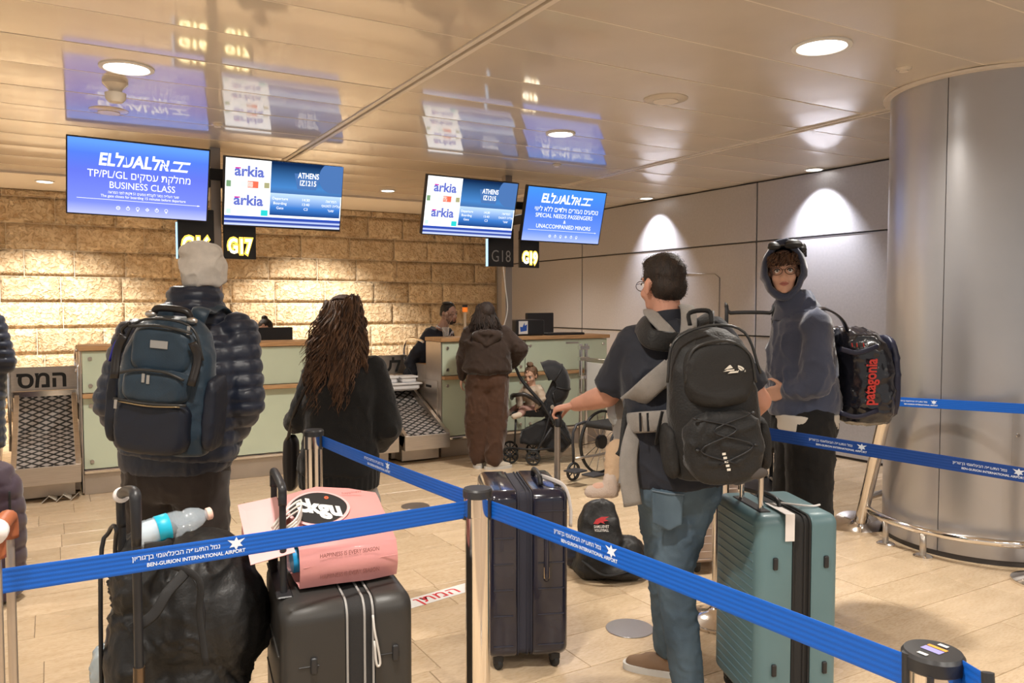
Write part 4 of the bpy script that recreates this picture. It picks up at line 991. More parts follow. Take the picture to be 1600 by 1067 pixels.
mk('foot_plate', bbox_(tb[0]-.03, tb[1]-.12, .03, tb[0]+.30, tb[1]+.20, .045, .004), M_black, tro)
for q in (h1, h2):
    mk('trolley_wheel', lathe([(.02, -.014), (.05, -.014), (.055, 0), (.05, .014), (.02, .014)], V(q[0]-.02, q[1], .056), 24, ax=(1, .1, 0)), M_rubber, tro, smooth=40)
dc = at(300, 960, 2.42); dd = empty('duffel_bag', V(dc[0], dc[1], .06), 'big slumped black nylon duffel bag resting on the trolley', 'duffel bag')
g = G()
def A(px, py, d): return at(px, py, d)
for (px, py, d, r) in ((240, 900, 2.3, (.11, .15, .16)), (285, 960, 2.33, (.20, .17, .24)), (350, 965, 2.35, (.14, .15, .19)), (290, 1060, 2.33, (.19, .16, .17)), (370, 930, 2.35, (.07, .10, .10)), (230, 1020, 2.28, (.10, .14, .22)), (350, 880, 2.4, (.10, .10, .06)), (300, 850, 2.38, (.15, .11, .05)), (335, 1120, 2.33, (.12, .12, .10)), (250, 1130, 2.3, (.14, .14, .10))):
    g.addg(ell(A(px, py, d), r, rotz(-YAW)))
def creases(v, n):
    w0 = fbm(v*4, 9, 2)*.25; q = np.abs(fbm((v+w0[:, None])*np.array([6.5, 6.5, 4.2])+4, 5, 3)); w = np.abs(fbm(v*np.array([16, 16, 9.]), 9, 2))
    return v+n*(.014*(np.exp(-q*4)-.45)+.003*(np.exp(-w*5)-.4))[:, None]
mk('duffel_body', solidify(g, .009, 7, creases), M_nyl, dd, smooth=True)
for P_, r in (([A(205, 985, 2.0), A(240, 960, 2.02), A(262, 925, 2.05), A(290, 890, 2.12), A(262, 872, 2.16)], .014), ([A(262, 880, 2.12), A(310, 905, 2.1), A(312, 960, 2.1), A(322, 1040, 2.1)], .010), ([A(225, 855, 2.12), A(262, 850, 2.15), A(272, 820, 2.2), A(262, 838, 2.2)], .014)):
    mk('strap', tube(P_, r, 8, smooth=6, flat=.25, up=FW), M_gus, dd, smooth=True)
mk('zip_line', tube([A(270, 880, 2.15), A(300, 900, 2.12), A(318, 950, 2.11), A(316, 1010, 2.12)], .004, 6, smooth=5), M_black, dd, smooth=True)
bp = A(212, 838, 2.13); be = A(331, 801, 2.25)
wb, prof = bottle(bp, be-bp, np.linalg.norm(be-bp)+.0, .036, 'empty clear water bottle with a blue label lying on the black duffel', label_m=mat('label cyan', (.01, .42, .62), .4), capm=mat('pink cap', (.75, .50, .42), .5), lab_at=(.26, .42))
mk('water', lathe([(.001, .008), (.026, .010), (.031, .03), (.031, .055), (.02, .06)], bp, 20, ax=be-bp), mat('bottle glints', (.8, .88, .95), .1, alpha=.5), wb, smooth=50)  # pale translucent solid, puts glints of light into the empty bottle's foot
# clear plastic bag at the foot of the trolley
pbg = A(160, 1050, 2.5); mk('plastic_bag', solidify(G().addg(ell(pbg, (.035, .05, .09))).addg(ell(pbg+V(.03, .0, -.06), (.05, .06, .05))), .008, 3, fold(.012, 14, 4)), mat('frosty plastic', (.55, .65, .72), .15, trans=.5), smooth=True, label='crumpled clear plastic bag by the foot of the trolley', cat='plastic bag')

# ------------------------------------------------------------------ volleyball bag on the floor behind the father
vb = at(945, 862, 4.55); vbc = V(vb[0], vb[1], 0); vt = empty('sports_bag', vbc, 'black sports bag with a red bird crest on the floor behind the father', 'bag')
g = G()
g.addg(loft([(vbc-RT*.03+ZU*z+HF*o, w, dd, RT, HF, 3.2) for z, w, dd, o in ((.01, .12, .11, 0), (.03, .14, .13, 0), (.18, .135, .12, .01), (.33, .115, .08, .04), (.40, .09, .05, .05), (.43, .04, .03, .05))], 30))
for dx, dy, z, r in ((.13, .02, .12, (.11, .12, .11)), (.08, -.06, .05, (.17, .10, .05)), (-.12, .0, .06, (.07, .12, .05))):
    g.addg(ell(vbc+RT*dx+HF*dy+V(0, 0, z), r, rotz(-YAW)))
vbm = mk('bag_body', solidify(g, .012, 6, fold(.012, 7, 8)), M_nyl, vt, smooth=True)
fp = plane_map(vbc-HF*.065-RT*.03+V(0, 0, .325), RT, nrm(ZU+HF*.30), .020)
mk('crest', G().addg(fan([(-.045, -.005), (-.03, .018), (.0, .032), (.045, .034), (.02, .02), (.04, .012), (.01, .006), (.02, -.006), (-.005, .002), (-.02, -.008)]), fn=fp), mat('crest red', (.62, .05, .06), .5), vt)
mk('crest_lettering', G().addg(textat('SAMLUEVET', 0, -.022, .022, fitw=.085, bold=.0005), fn=fp).addg(textat('VOLLEYBALL', 0, -.042, .020, fitw=.08, bold=.0005), fn=fp), M_white, vt)
mk('carry_strap', tube([vbc+RT*-.14+V(0, 0, .12)-HF*.1, vbc+RT*-.02+V(0, 0, .06)-HF*.17, vbc+RT*.16+V(0, 0, .08)-HF*.14, vbc+RT*.24+V(0, 0, .02)-HF*.05], .014, 8, smooth=6, flat=.3), M_gus, vt, smooth=True)
nb2 = at(905, 848, 4.7); t2 = empty('folded_coat', V(nb2[0], nb2[1], 0), 'folded dark navy coat on the floor left of the sports bag', 'coat')
mk('coat_body', solidify(G().addg(ell(V(nb2[0], nb2[1], .09), (.11, .14, .09))).addg(ell(V(nb2[0]+.06, nb2[1], .15), (.07, .1, .06))), .014, 4, quilt(.014, 60)), mat('navy nylon', (.012, .014, .028), .5), t2, smooth=True)

# ------------------------------------------------------------------ gate with the no entry sign
gA = atz(872, 705, 0); gx = 5.02; gy0 = 7.02; gy1 = 6.10
gg = empty('swing_gate', (gx, gy0, 0), 'low steel gate with a red no entry sign beside the stroller', 'gate')
for q in (0, -.07): mk('gate_post', cyl(V(gx+q, gy0, 0), V(gx+q, gy0, 1.14), .022, 16), M_chrome, gg, smooth=40)
for z in (.60, .97): mk('gate_bar', bbox_(gx-.018, gy1, z-.02, gx+.018, gy0, z+.02, .004), M_steel, gg)
mk('gate_end_post', bbox_(gx-.02, gy1-.04, .58, gx+.02, gy1, 1.0, .004), M_steel, gg)
for z in (.58, .78, .98, 1.1): mk('hinge', bbox_(gx-.09, gy0-.03, z-.02, gx+.03, gy0+.03, z+.02, .003), M_chrome, gg)
sb_ = mk('sign_plate', bbox_(gx-.026, gy1+.12, .63, gx-.020, gy0-.06, .945, .002), M_white, gg)
yc = (gy1+.12+gy0-.06)/2
mk('red_disc', disc(V(gx-.027, yc, .79), .125, .002, 40, ax=(-1, 0, 0), bev=.0005), mat('traffic red', (.58, .01, .02), .45), sb_)
mk('white_bar', box(gx-.032, yc-.088, .765, gx-.0295, yc+.088, .815), M_white, sb_)
# hoop of a baggage cart beyond the boy
ca = at(1134, 600, 6.2); cbp = at(1207, 600, 6.2); zt = at(1134, 489, 6.2)[2]
ct = empty('cart_frame', V(*((ca+cbp)/2)[:2], 0), 'black hoop handle of a baggage cart behind the hooded boy', 'baggage cart')
mk('hoop', tube([ground(ca)+V(0, 0, .05), ground(ca)+V(0, 0, zt-.04), ground(ca)+V(0, 0, zt)+nrm(cbp-ca)*.03, ground(cbp)+V(0, 0, zt)-nrm(cbp-ca)*.03, ground(cbp)+V(0, 0, zt-.04), ground(cbp)+V(0, 0, .05)], .015, 10, smooth=5), M_black, ct, smooth=True)
mk('cart_deck', bbox_(ca[0]-.02, ca[1]-.55, .14, cbp[0]+.1, ca[1]+.05, .17, .004), M_black, ct)
def torus_(c, r, ty, ax, n=40):
    x, y, z = frame(ax, (0, 0, 1)); R = []
    for a in np.linspace(0, 2*pi, n, endpoint=False):
        d = x*cos(a)+y*sin(a); R.append([c+d*(r-ty+u)+z*w for u, w in ((0, -ty*.6), (ty*.7, -ty*.6), (ty, 0), (ty*.7, ty*.6), (0, ty*.6))])
    R.append(R[0]); return rings(R, cap=False)
def spoked(c, r, ax, par, nsp=10, name='wheel', tyre=.02):
    ax = nrm(ax); x, y, _ = frame(ax, (0, 0, 1)); w = mk(name, torus_(c, r, tyre, ax), M_rubber, par, smooth=40)
    mk('hub', disc(c-ax*.02, r*.22, .04, 16, ax=ax), M_dark, w)
    for k in range(nsp):
        a = 2*pi*k/nsp; d = x*cos(a)+y*sin(a); mk('spoke', tube([c+d*r*.18, c+d*(r-tyre*.8)], .006 if r < .15 else .004, 5), M_dark if r < .15 else M_chrome, w)
    return w
for k in range(2): spoked(V(ca[0]+.02+.28*k, ca[1]-.5, .07), .065, (1, 0, 0), ct, 5)
# wheelchairs folded by the counter and behind the father
def wheelchair(c, yaw, lab):
    t = empty('wheelchair', c, lab, 'wheelchair'); R = rotz(yaw); P = lambda x, y, z: np.array(c)+R @ V(x, y, z)
    for s in (-.26, .26):
        spoked(P(s, 0, .30), .295, R @ V(1, 0, 0), t, 14, 'big_wheel', .022); spoked(P(s*.85, -.42, .09), .085, R @ V(1, 0, 0), t, 5, 'caster')
        mk('frame_side', tube([P(s*.85, -.42, .16), P(s*.85, -.38, .50), P(s*.85, .15, .50), P(s*.85, .22, .95), P(s*.85, .34, .97)], .013, 8, smooth=4), M_chrome if False else M_dark, t, smooth=True)
        mk('frame_side', tube([P(s*.85, -.40, .20), P(s*.85, .1, .22), P(s*.85, .2, .52)], .012, 8, smooth=4), M_steel, t, smooth=True)
        mk('arm_rest', bbox_(-.03, -.2, 0, .03, .14, .03, .008).xf(R, P(s*.85, 0, .70)), M_black, t)
        mk('foot_plate', bbox_(-.07, -.08, 0, .07, .08, .015, .004).xf(R, P(s*.4, -.52, .12)), M_dark, t)
    mk('seat', rbox(.42, .42, .05, .02).xf(R, P(0, -.08, .47)), M_gus, t, smooth=50); mk('backrest', rbox(.42, .04, .42, .015).xf(R, P(0, .2, .52)), M_gus, t, smooth=50)
    return t
wc = at(978, 700, 7.0); wheelchair(V(wc[0]+.05, wc[1]+.1, 0), -1.35, 'black wheelchair parked by the gate, behind the father\'s arm')
wc = at(1195, 705, 6.0); wheelchair(V(wc[0]-.12, wc[1], 0), 2.6, 'wheelchair half hidden behind the father\'s elbow and the blue belt')
# ------------------------------------------------------------------ people
def skin(name, c): return mat(name, c, .52, noise=.07, nscale=12, bump=.05, bscale=250)
SK_A = skin('skin warm', (.56, .29, .19)); SK_B = skin('skin fair', (.62, .36, .26)); SK_C = skin('skin light', (.66, .40, .30)); SK_D = skin('skin ruddy', (.50, .24, .155))
M_eye = mat('eye white', (.75, .72, .70), .2); M_iris = mat('iris', (.06, .035, .02), .15); M_lip = mat('lips', (.46, .17, .14), .5); M_brow = mat('brow hair', (.03, .018, .012), .8)
def basis(f, pitch=0., roll=0.):
    """columns: right, forward, up of something facing f"""
    f = nrm(f); r = nrm(np.cross(f, ZU)); u = np.cross(r, f)
    B = np.column_stack([r, f, u]); return B @ rotx(pitch) @ roty(roll)
def head_prims(c, B, s=1.0, jaw=1.0, ears=True):
    g = G(); P = lambda x, y, z: np.asarray(c)+B @ (V(x, y, z)*s); E_ = lambda x, y, z, r: g.addg(ell(P(x, y, z), tuple(np.array(r)*s), B, 16, 10))
    E_(0, -.016, .032, (.075, .094, .086)); E_(0, .018, -.03, (.060, .072, .080)); E_(0, .030, -.075, (.047*jaw, .050, .036*jaw)); E_(0, .066, -.098, (.020, .018, .015))
    for q in (-1, 1):
        E_(q*.034, .052, -.032, (.026, .030, .026)); E_(q*.012, .093, -.036, (.0085, .010, .008))
        if ears: E_(q*.077, -.010, -.012, (.009, .019, .031)); E_(q*.081, -.016, -.002, (.007, .018, .022))
    g.addg(cap(P(0, .083, .008), P(0, .103, -.030), .0075*s, .0115*s)); g.addg(cap(P(-.032, .072, .027), P(.032, .072, .027), .0125*s, .0125*s))
    g.addg(cap(P(-.014, .083, -.058), P(.014, .083, -.058), .009*s, .009*s)); g.addg(cap(P(-.010, .081, -.070), P(.010, .081, -.070), .009*s, .009*s))
    return g
def face(c, B, par, s=1.0, brow=M_brow, glasses=None, look=(0, 0), lip=M_lip, openm=0):
    P = lambda x, y, z: np.asarray(c)+B @ (V(x, y, z)*s)
    for q in (-1, 1):
        e = mk('eye', ell(P(q*.031, .0685, .003), .0135*s, B, 14, 10), M_eye, par, smooth=True)
        ic = P(q*.031+look[0], .0795, .002+look[1]); mk('iris', disc(ic, .0058*s, .0035*s, 16, ax=B[:, 1], bev=.0005), M_iris, e)
        mk('eyelid', tube([P(q*.031-.015, .0755, .004), P(q*.031-.006, .0835, .0105), P(q*.031+.006, .0835, .0105), P(q*.031+.015, .0755, .003)], .0026*s, 6, smooth=3), M_brow, e, smooth=True)
        mk('eyebrow', tube([P(q*.012, .085, .024), P(q*.030, .0845, .031), P(q*.049, .073, .025)], [.003*s, .0042*s, .0018*s], 7, smooth=4, flat=.6), brow, par, smooth=True)
    mk('upper_lip', tube([P(-.023, .082, -.064), P(-.008, .0925, -.060), P(0, .0935, -.0615), P(.008, .0925, -.060), P(.023, .082, -.064)], [.001*s, .0042*s, .004*s, .0042*s, .001*s], 8, smooth=4), lip, par, smooth=True)
    mk('lower_lip', tube([P(-.021, .081, -.066), P(-.007, .091, -.0705), P(.007, .091, -.0705), P(.021, .081, -.066)], [.001*s, .005*s, .005*s, .001*s], 8, smooth=4), lip, par, smooth=True)
    if glasses:
        gg_ = G()
        for q in (-1, 1):
            a = np.linspace(0, 2*pi, 22)
            gg_.addg(tube([P(q*.033+.0245*cos(t)*(1+.08*abs(cos(t))), .098-abs(.0245*cos(t)+q*.033)*.10, -.0005+.020*sin(t)) for t in a], .0017*s, 6))
            gg_.addg(tube([P(q*.058, .092, .006), P(q*.079, .03, .006), P(q*.080, -.008, .004), P(q*.077, -.022, -.012)], .0016*s, 6, smooth=4))
        gg_.addg(tube([P(-.010, .100, .004), P(0, .103, .006), P(.010, .100, .004)], .0017*s, 6))
        mk('glasses', gg_, glasses, par, smooth=True)
def hand_prims(w, d, n, th, s=1.0, curl=.5, spread=.0, thumb_curl=.4):
    """w wrist, d direction of the palm, n palm side normal, th towards the thumb; fingers curl towards n"""
    d = nrm(d); n = nrm(n-d*(n @ d)); th = nrm(th-d*(th @ d)-n*(th @ n)); g = G(); L = .088*s
    for k in range(5):
        u = (-.030+.015*k)*s; g.addg(cap(w+th*u*.62, w+d*L*(.97-.02*abs(k-2))+th*u, .0155*s, .0125*s, 8))
    for k, (ln, r) in enumerate(((.058, .0072), (.071, .0080), (.077, .0083), (.069, .0080))):
        b = w+d*L*.93+th*((-.0295+.0195*k)*s); dirn = nrm(d+th*spread*(k-1.5)); a = 0
        for j, q in enumerate((.46, .30, .24)):
            a += curl*(1.0 if j else .8); dd = nrm(dirn*cos(a)+n*sin(a)); e = b+dd*ln*q*s; g.addg(cap(b, e, r*s*(1-.08*j), r*s*(.94-.08*j), 8)); b = e
    b = w+th*.026*s+d*.022*s+n*.004*s; a = thumb_curl
    for j, (q, r) in enumerate(((.042, .0125), (.034, .0100), (.026, .0085))):
        dd = nrm(th*(.75-.35*j)+d*(.65+.15*j)+n*a*(j+1)*.6); e = b+dd*q*s; g.addg(cap(b, e, r*s, r*s*.9, 8)); b = e
    return g
def torso(J, inf=0., w=(.158, .160, .142, .168, .172, .120), dp=(.112, .112, .100, .122, .100, .070), bot=-.06, e=2.3, ts=(0, .0, .30, .68, .86, .965), neck=.055, s=1.0):
    x = nrm(J['shR']-J['shL']); up = nrm(J['nk']-J['pel']); x = nrm(x-up*(x @ up)); y = np.cross(up, x); L = np.linalg.norm(J['nk']-J['pel'])
    S = []
    for k, (t, a, b) in enumerate(zip(ts, w, dp)):
        o = J['pel']+up*(L*t+(bot if k == 0 else 0)); o = o+J.get('bend', V(0, 0, 0))*sin(pi*min(max(t, 0), 1)); S.append((o, a*s+inf, b*s+inf, x, y, e))
    if neck: S.append((J['nk']+up*.005, neck*s+inf, neck*s+inf, x, y, 2)); 
    return loft(S, 28)
def arm(J, q, r=(.052, .041, .030), inf=0., to=1.0):
    sh, el, wr = J['sh'+q], J['el'+q], J['wr'+q]; g = cap(sh, el, r[0]+inf, r[1]+inf, 14); return g.addg(cap(el, el+(wr-el)*to, r[1]+inf, r[2]+inf, 14))
def leg(J, q, r=(.085, .058, .040), inf=0.):
    g = cap(J['hip'+q], J['kn'+q], r[0]+inf, r[1]+inf, 16); return g.addg(cap(J['kn'+q], J['an'+q], r[1]+inf, r[2]+inf, 16))
def foot_prims(a, toe, s=1.0, inf=0):
    h = V(a[0], a[1], .035*s); d = nrm((toe-a)*V(1, 1, 0)); g = cap(a, h-d*.03*s, .036*s+inf, .034*s+inf, 10)
    g.addg(cap(h-d*.035*s, h+d*.08*s, .034*s+inf, .036*s+inf, 10)); g.addg(cap(h+d*.08*s-V(0, 0, .006), h+d*.155*s-V(0, 0, .012*s), .036*s+inf, .023*s+inf, 10)); return g
def person(label, J, B_head, mskin, parts_vox=.008, s=1.0, hands=None, jaw=1.0, root=None, build=1.0, ears=True, name='person'):
    if root is None: root = (J['anL']+J['anR'])/2*V(1, 1, 0)
    t = empty(name, root, label, 'person'); g = head_prims(J['head'], B_head, s, jaw, ears)
    g.addg(cap(J['nk']-nrm(J['nk']-J['pel'])*.02, J['head']+B_head @ V(0, -.03*s, -.055*s), .056*s, .052*s, 14))
    g.addg(torso(J, -.020, s=s*build)); 
    for q in 'LR': g.addg(arm(J, q, (.044*s, .038*s, .026*s))); g.addg(leg(J, q, (.072*s, .046*s, .034*s)))
    for q in 'LR': g.addg(foot_prims(J['an'+q], J['toe'+q], s*.95, -.006))
    x = nrm(J['shR']-J['shL'])
    for q in 'LR':
        h = (hands or {}).get(q); d = nrm(J['wr'+q]-J['el'+q]); inn = x if q == 'L' else -x
        if h: g.addg(hand_prims(J['wr'+q], *h[:3], s=s*1.0, curl=h[3], thumb_curl=h[4] if len(h) > 4 else .4))
        else:
            f = nrm(np.cross(ZU, x)); g.addg(hand_prims(J['wr'+q], d, inn, f if abs(f @ d) < .9 else ZU, s, .35))
    b = mk('body', solidify(g, parts_vox, 3), mskin, t, smooth=True); return t, b
def comb(*fs):
    def f(v, n):
        for q in fs: v = q(v, n)
        return v
    return f
def strands(g, c, B, n, ln, dens_fn, seed=1, r=.0012, down=.5):
    """short hair blades standing on a scalp ellipsoid"""
    rr = np.random.RandomState(seed); v = g.verts(); f = g.f; out = G(); vv = []; ff = []
    idx = rr.randint(0, len(f), n*3); k = 0
    for i in idx:
        q = v[list(f[i])].mean(0); l = B.T @ (q-c)
        if not dens_fn(l): continue
        nn = nrm(q-c); d = nrm(nn*.6-ZU*down+rr.normal(0, .35, 3)); sd = nrm(np.cross(d, rr.normal(0, 1, 3)))*r
        p0 = q+rr.normal(0, .004, 3); e = p0+d*ln*rr.uniform(.6, 1.2); o = len(vv); vv += [p0-sd, p0+sd, e]; ff.append((o, o+1, o+2)); k += 1
        if k >= n: break
    return G().add(vv, ff)
def hair_mat(name, c, c2): return mat(name, c, .58, noise=0, col2=c2, nscale=60, stretch=(1, 1, .25), bump=.4, bscale=260)

# ---- the man in the pale beanie and navy puffer jacket, seen from behind
d0 = 3.40; f0 = HF
J = dict(head=at(321, 428, d0+.02), nk=at(305, 492, d0), pel=at(276, 735, d0), shL=at(212, 528, d0), shR=at(372, 520, d0), elL=at(176, 628, d0-.03), elR=at(385, 628, d0-.03), wrL=at(208, 700, d0+.16), wrR=at(352, 695, d0+.16),
    hipL=at(240, 745, d0), hipR=at(312, 745, d0), knL=at(225, 890, d0+.02), knR=at(322, 890, d0+.02))
J['anL'] = at(193, 1018, d0-.02); J['anR'] = at(352, 1015, d0+.02); J['toeL'] = J['anL']+HF*.2-HR*.06; J['toeR'] = J['anR']+HF*.2+HR*.1
Bh = basis(HF-HR*.05, .16); man, mb = person('man in a pale knitted beanie and navy quilted jacket, back to the camera', J, Bh, SK_D)
hc = J['head']
M_knit = mat('cream knit', (.62, .575, .52), .95, sheen=.5, noise=.06, nscale=40, bump=.35, bscale=420)
g = G().addg(ell(hc+Bh @ V(0, -.012, .045), (.093, .108, .085), Bh)).addg(ell(hc+Bh @ V(-.016, -.02, .104), (.074, .085, .050), Bh)).addg(ell(hc+Bh @ V(.034, -.02, .096), (.056, .075, .046), Bh)).addg(loft([(hc+Bh @ V(0, -.012, z), w, w*1.13, Bh[:, 0], Bh[:, 1], 2) for z, w in ((-.045, .084), (-.03, .093), (.03, .097), (.06, .093))], 28))
mk('beanie', solidify(g, .007, 5, fold(.020, 6, 21)), M_knit, man, smooth=True)
M_puff = mat('navy puffer nylon', (.014, .019, .036), .42, sheen=.25, noise=.15, nscale=6, bump=.1, bscale=80)
def puff(sp=.060, amp=.012, wr=.0030, seed=2):
    def f(v, n):
        z = v[:, 2]+.012*fbm(v*5, seed, 2); w = np.abs(np.sin(z*pi/sp))**.45; q = fbm(v*np.array([26, 26, 9.]), seed+1, 1)
        return v+n*((w-.75)*amp+(1-2*np.abs(q))*wr*w)[:, None]
    return f
g = torso(J, .018, w=(.205, .225, .225, .25, .225, .15), dp=(.150, .165, .165, .165, .14, .09), bot=.07, neck=.0, ts=(0, .10, .35, .66, .85, .955))
for q in 'LR':
    g.addg(cap(J['sh'+q], J['el'+q], .088, .078, 18)); g.addg(cap(J['el'+q], J['wr'+q], .078, .058, 18))
mk('puffer_jacket', solidify(g, .010, 5, puff()), M_puff, man, smooth=True)
g = loft([(J['nk']+ZU*z, w, w*.95, HR, HF, 2) for z, w in ((-.06, .15), (.0, .128), (.06, .116), (.115, .108), (.12, .09))], 28)
mk('collar', solidify(g, .009, 4, puff(.045, .012)), M_puff, man, smooth=True)
g = loft([(J['pel']+ZU*z+V(0, 0, 0), w, .15, HR, HF, 2.6) for z, w in ((.00, .21), (.03, .232), (.09, .236), (.13, .22))], 30)
mk('jacket_hem', solidify(g, .010, 3, fold(.006, 12, 3, (1, 1, .4))), M_puff, man, smooth=True)
M_cord = mat('dark brown cotton', (.030, .022, .019), .9, sheen=.3, noise=.15, nscale=12, bump=.25, bscale=300)
def trousers(J, mname, root, x, y, w, dpt, rl, vox=.012, foldf=None, m=None, top=.08, nm='trousers', flare=(1, 1)):
    g = loft([(J['pel']+ZU*z, w*k, dpt*k, x, y, 2.5) for z, k in ((top, .90), (.0, 1.0), (-.07, .98), (-.12, .8))], 28)
    for q in 'LR':
        g.addg(cap(J['hip'+q], J['kn'+q], rl[0], rl[1], 18)); g.addg(cap(J['kn'+q], J['an'+q]+ZU*.0, rl[1], rl[2], 18))
    return mk(nm, solidify(g, vox, 5, foldf or comb(fold(.012, 5, 3, (1.4, 1.4, .5)), fold(.006, 13, 7))), m, root, smooth=True)
trousers(J, '', man, HR, HF, .222, .150, (.120, .100, .080), m=M_cord)
M_shoew = mat('white shoe', (.62, .60, .57), .6); M_sole = mat('shoe sole', (.55, .53, .50), .6)
def shoe(J, q, m, par, inf=.010, s=1.0):
    sh = mk('shoe', solidify(foot_prims(J['an'+q]*V(1, 1, 0)+ZU*.07, J['toe'+q], s, inf), .008, 4), m, par, smooth=True)
    a = J['an'+q]; d = nrm((J['toe'+q]-a)*V(1, 1, 0)); x = np.cross(d, ZU); c = V(a[0], a[1], 0)+d*.05*s
    mk('sole', loft([(c+ZU*z, .05*s, .148*s, x, d, 2.6) for z in (.0, .004, .022, .026)], 28), M_sole, sh, smooth=40); return sh
for q in 'LR': shoe(J, q, M_shoew, man)
# his rucksack
def rucksack(label, c, rt, up, out, W_, H_, D_, mmain, name='backpack', vox=.009, seed=1, lower=None):
    """c = centre of the back panel; rt, up, out axes"""
    t = empty(name, c, label, 'backpack'); P = lambda x, z, y: c+rt*x+up*z+out*y
    S = []
    for k, w, dd in ((-.5, .40, .30), (-.47, .47, .46), (-.30, .50, .50), (0, .50, .50), (.25, .46, .46), (.40, .38, .38), (.48, .26, .26), (.5, .14, .16)):
        S.append((c+up*(k*H_)+out*(D_*dd), w*W_, D_*dd, rt, out, 2.7))
    b = mk('bag_body', solidify(loft(S, 32), vox, 4, fold(.006, 8, seed)), mmain, t, smooth=True); return t, P
M_navb = mat('petrol nylon', (.016, .034, .054), .45, sheen=.2, noise=.12, nscale=10, bump=.15, bscale=260); M_navd = mat('midnight nylon', (.007, .010, .020), .5, bump=.15, bscale=260); M_lea = mat('black leather', (.016, .013, .012), .35)
M_zipc = mat('zip teeth', (.05, .05, .05), .4, .5); M_pewter = mat('pewter plate', (.55, .52, .48), .3, .9)
cb_ = at(279, 598, d0-.23); up_ = nrm(ZU+HR*.10-HF*.02); rt_ = nrm(HR-up_*(HR @ up_)); out_ = np.cross(rt_, up_)*1.0
out_ = out_ if out_ @ FW < 0 else -out_
rk, P = rucksack('navy rucksack with a silver name plate on the beanie man\'s back', cb_, rt_, up_, out_, .365, .54, .20, M_navb)
def pocket(par, P, x0, x1, z0, z1, y, th, m, nm='pocket', e=4, vox=.008, seed=5, amp=.004):
    cx, cz = (x0+x1)/2, (z0+z1)/2; rt, up, out = P(1, 0, 0)-P(0, 0, 0), P(0, 1, 0)-P(0, 0, 0), P(0, 0, 1)-P(0, 0, 0); o = P(cx, cz, y)
    S = [(o+out*k*th, (x1-x0)/2*q, (z1-z0)/2*q, rt, up, e) for k, q in ((-.8, .98), (-.2, 1), (.35, .985), (.7, .93), (.92, .82), (1, .62))]
    return mk(nm, solidify(loft(S, 36), vox, 3, fold(amp, 9, seed)), m, par, smooth=True)
pocket(rk, P, -.150, .135, -.255, -.03, .185, .05, M_navd, 'lower_pocket'); pocket(rk, P, -.125, .125, -.055, .075, .19, .055, M_navb, 'middle_pocket', seed=8); pocket(rk, P, -.115, .115, .05, .235, .165, .035, M_navb, 'upper_pocket', seed=9)
for sx in (-1, 1):
    pocket(rk, lambda x, z, y, sx=sx: P(sx*(.185+y*.0)+x*.15, z, .09+y), -.2, .2, -.24, .06, .0, .075, M_navd, 'side_pocket', e=3)
    mk('compression_strap', tube([P(sx*.128, .19, .215), P(sx*.150, .13, .21), P(sx*.142, .03, .235)], .017, 8, smooth=4, flat=.25, up=out_), M_lea, rk, smooth=True)
Zt = lambda pts, r=.0055: tube([P(*p) for p in pts], r, 7, smooth=5)
for pts in ([(-.155, .12, .17), (-.11, .235, .17), (0, .262, .165), (.11, .235, .17), (.155, .12, .17)], [(-.118, .225, .20), (0, .238, .205), (.118, .222, .20)], [(-.118, .055, .245), (-.05, .073, .25), (.05, .073, .25), (.12, .05, .245)], [(-.14, -.045, .235), (0, -.05, .25), (.13, -.045, .235)]): mk('zip', Zt(pts), M_zipc, rk, smooth=True)
mk('brass_zip', Zt([(-.12, -.052, .243), (0, -.057, .256), (.11, -.052, .243)], .003), mat('old brass', (.35, .27, .16), .35, .9), rk, smooth=True)
mk('name_plate', G().addg(rbox(.066, .030, .005, .002).xf(np.column_stack([rt_, up_, out_]), P(.0, .168, .200))), M_pewter, rk, smooth=40)
for x, z in ((-.03, .062), (-.012, .058), (-.125, -.045), (.10, .248)):
    zp = mk('zip_pull', G().addg(rbox(.012, .034, .006, .002).xf(np.column_stack([rt_, up_, out_]), P(x, z-.018, .243 if z < .1 else .185))), M_pewter, rk, smooth=40)
mk('top_handle', tube([P(-.075, .272, .10), P(-.05, .298, .11), P(.05, .296, .11), P(.075, .262, .10)], [.012, .014, .014, .012], 10, smooth=5), M_lea, rk, smooth=True)
for x, z in ((-.08, .272), (.08, .262)): mk('handle_stud', ell(P(x, z, .112), (.022, .014, .012), np.column_stack([rt_, up_, out_])), M_pewter, rk, smooth=True)
for sx, x1 in ((-1, -.085), (1, .10)):
    sh_ = J['shL' if sx < 0 else 'shR']; mk('shoulder_strap', tube([P(sx*.05, .20, .02), P(x1*.8, .30, .03), nrm(sh_-J['nk'])*.10+J['nk']+ZU*.055-HF*.10, nrm(sh_-J['nk'])*.125+J['nk']+ZU*.085+HF*.0, nrm(sh_-J['nk'])*.15+J['nk']-ZU*.01+HF*.15], .034, 10, smooth=6, flat=.26, up=HF), M_navb, rk, smooth=True)
mk('blue_tag', tube([P(-.165, .19, .14), P(-.19, .15, .14), P(-.205, .08, .15)], [.004, .016, .012], 8, smooth=5, flat=.3), mat('blue silicone', (.03, .03, .28), .5), rk, smooth=True)
mk('lanyard_clip', tube([P(-.13, .235, .17), P(-.16, .21, .16), P(-.165, .19, .14)], .007, 8, smooth=4), M_lea, rk, smooth=True)

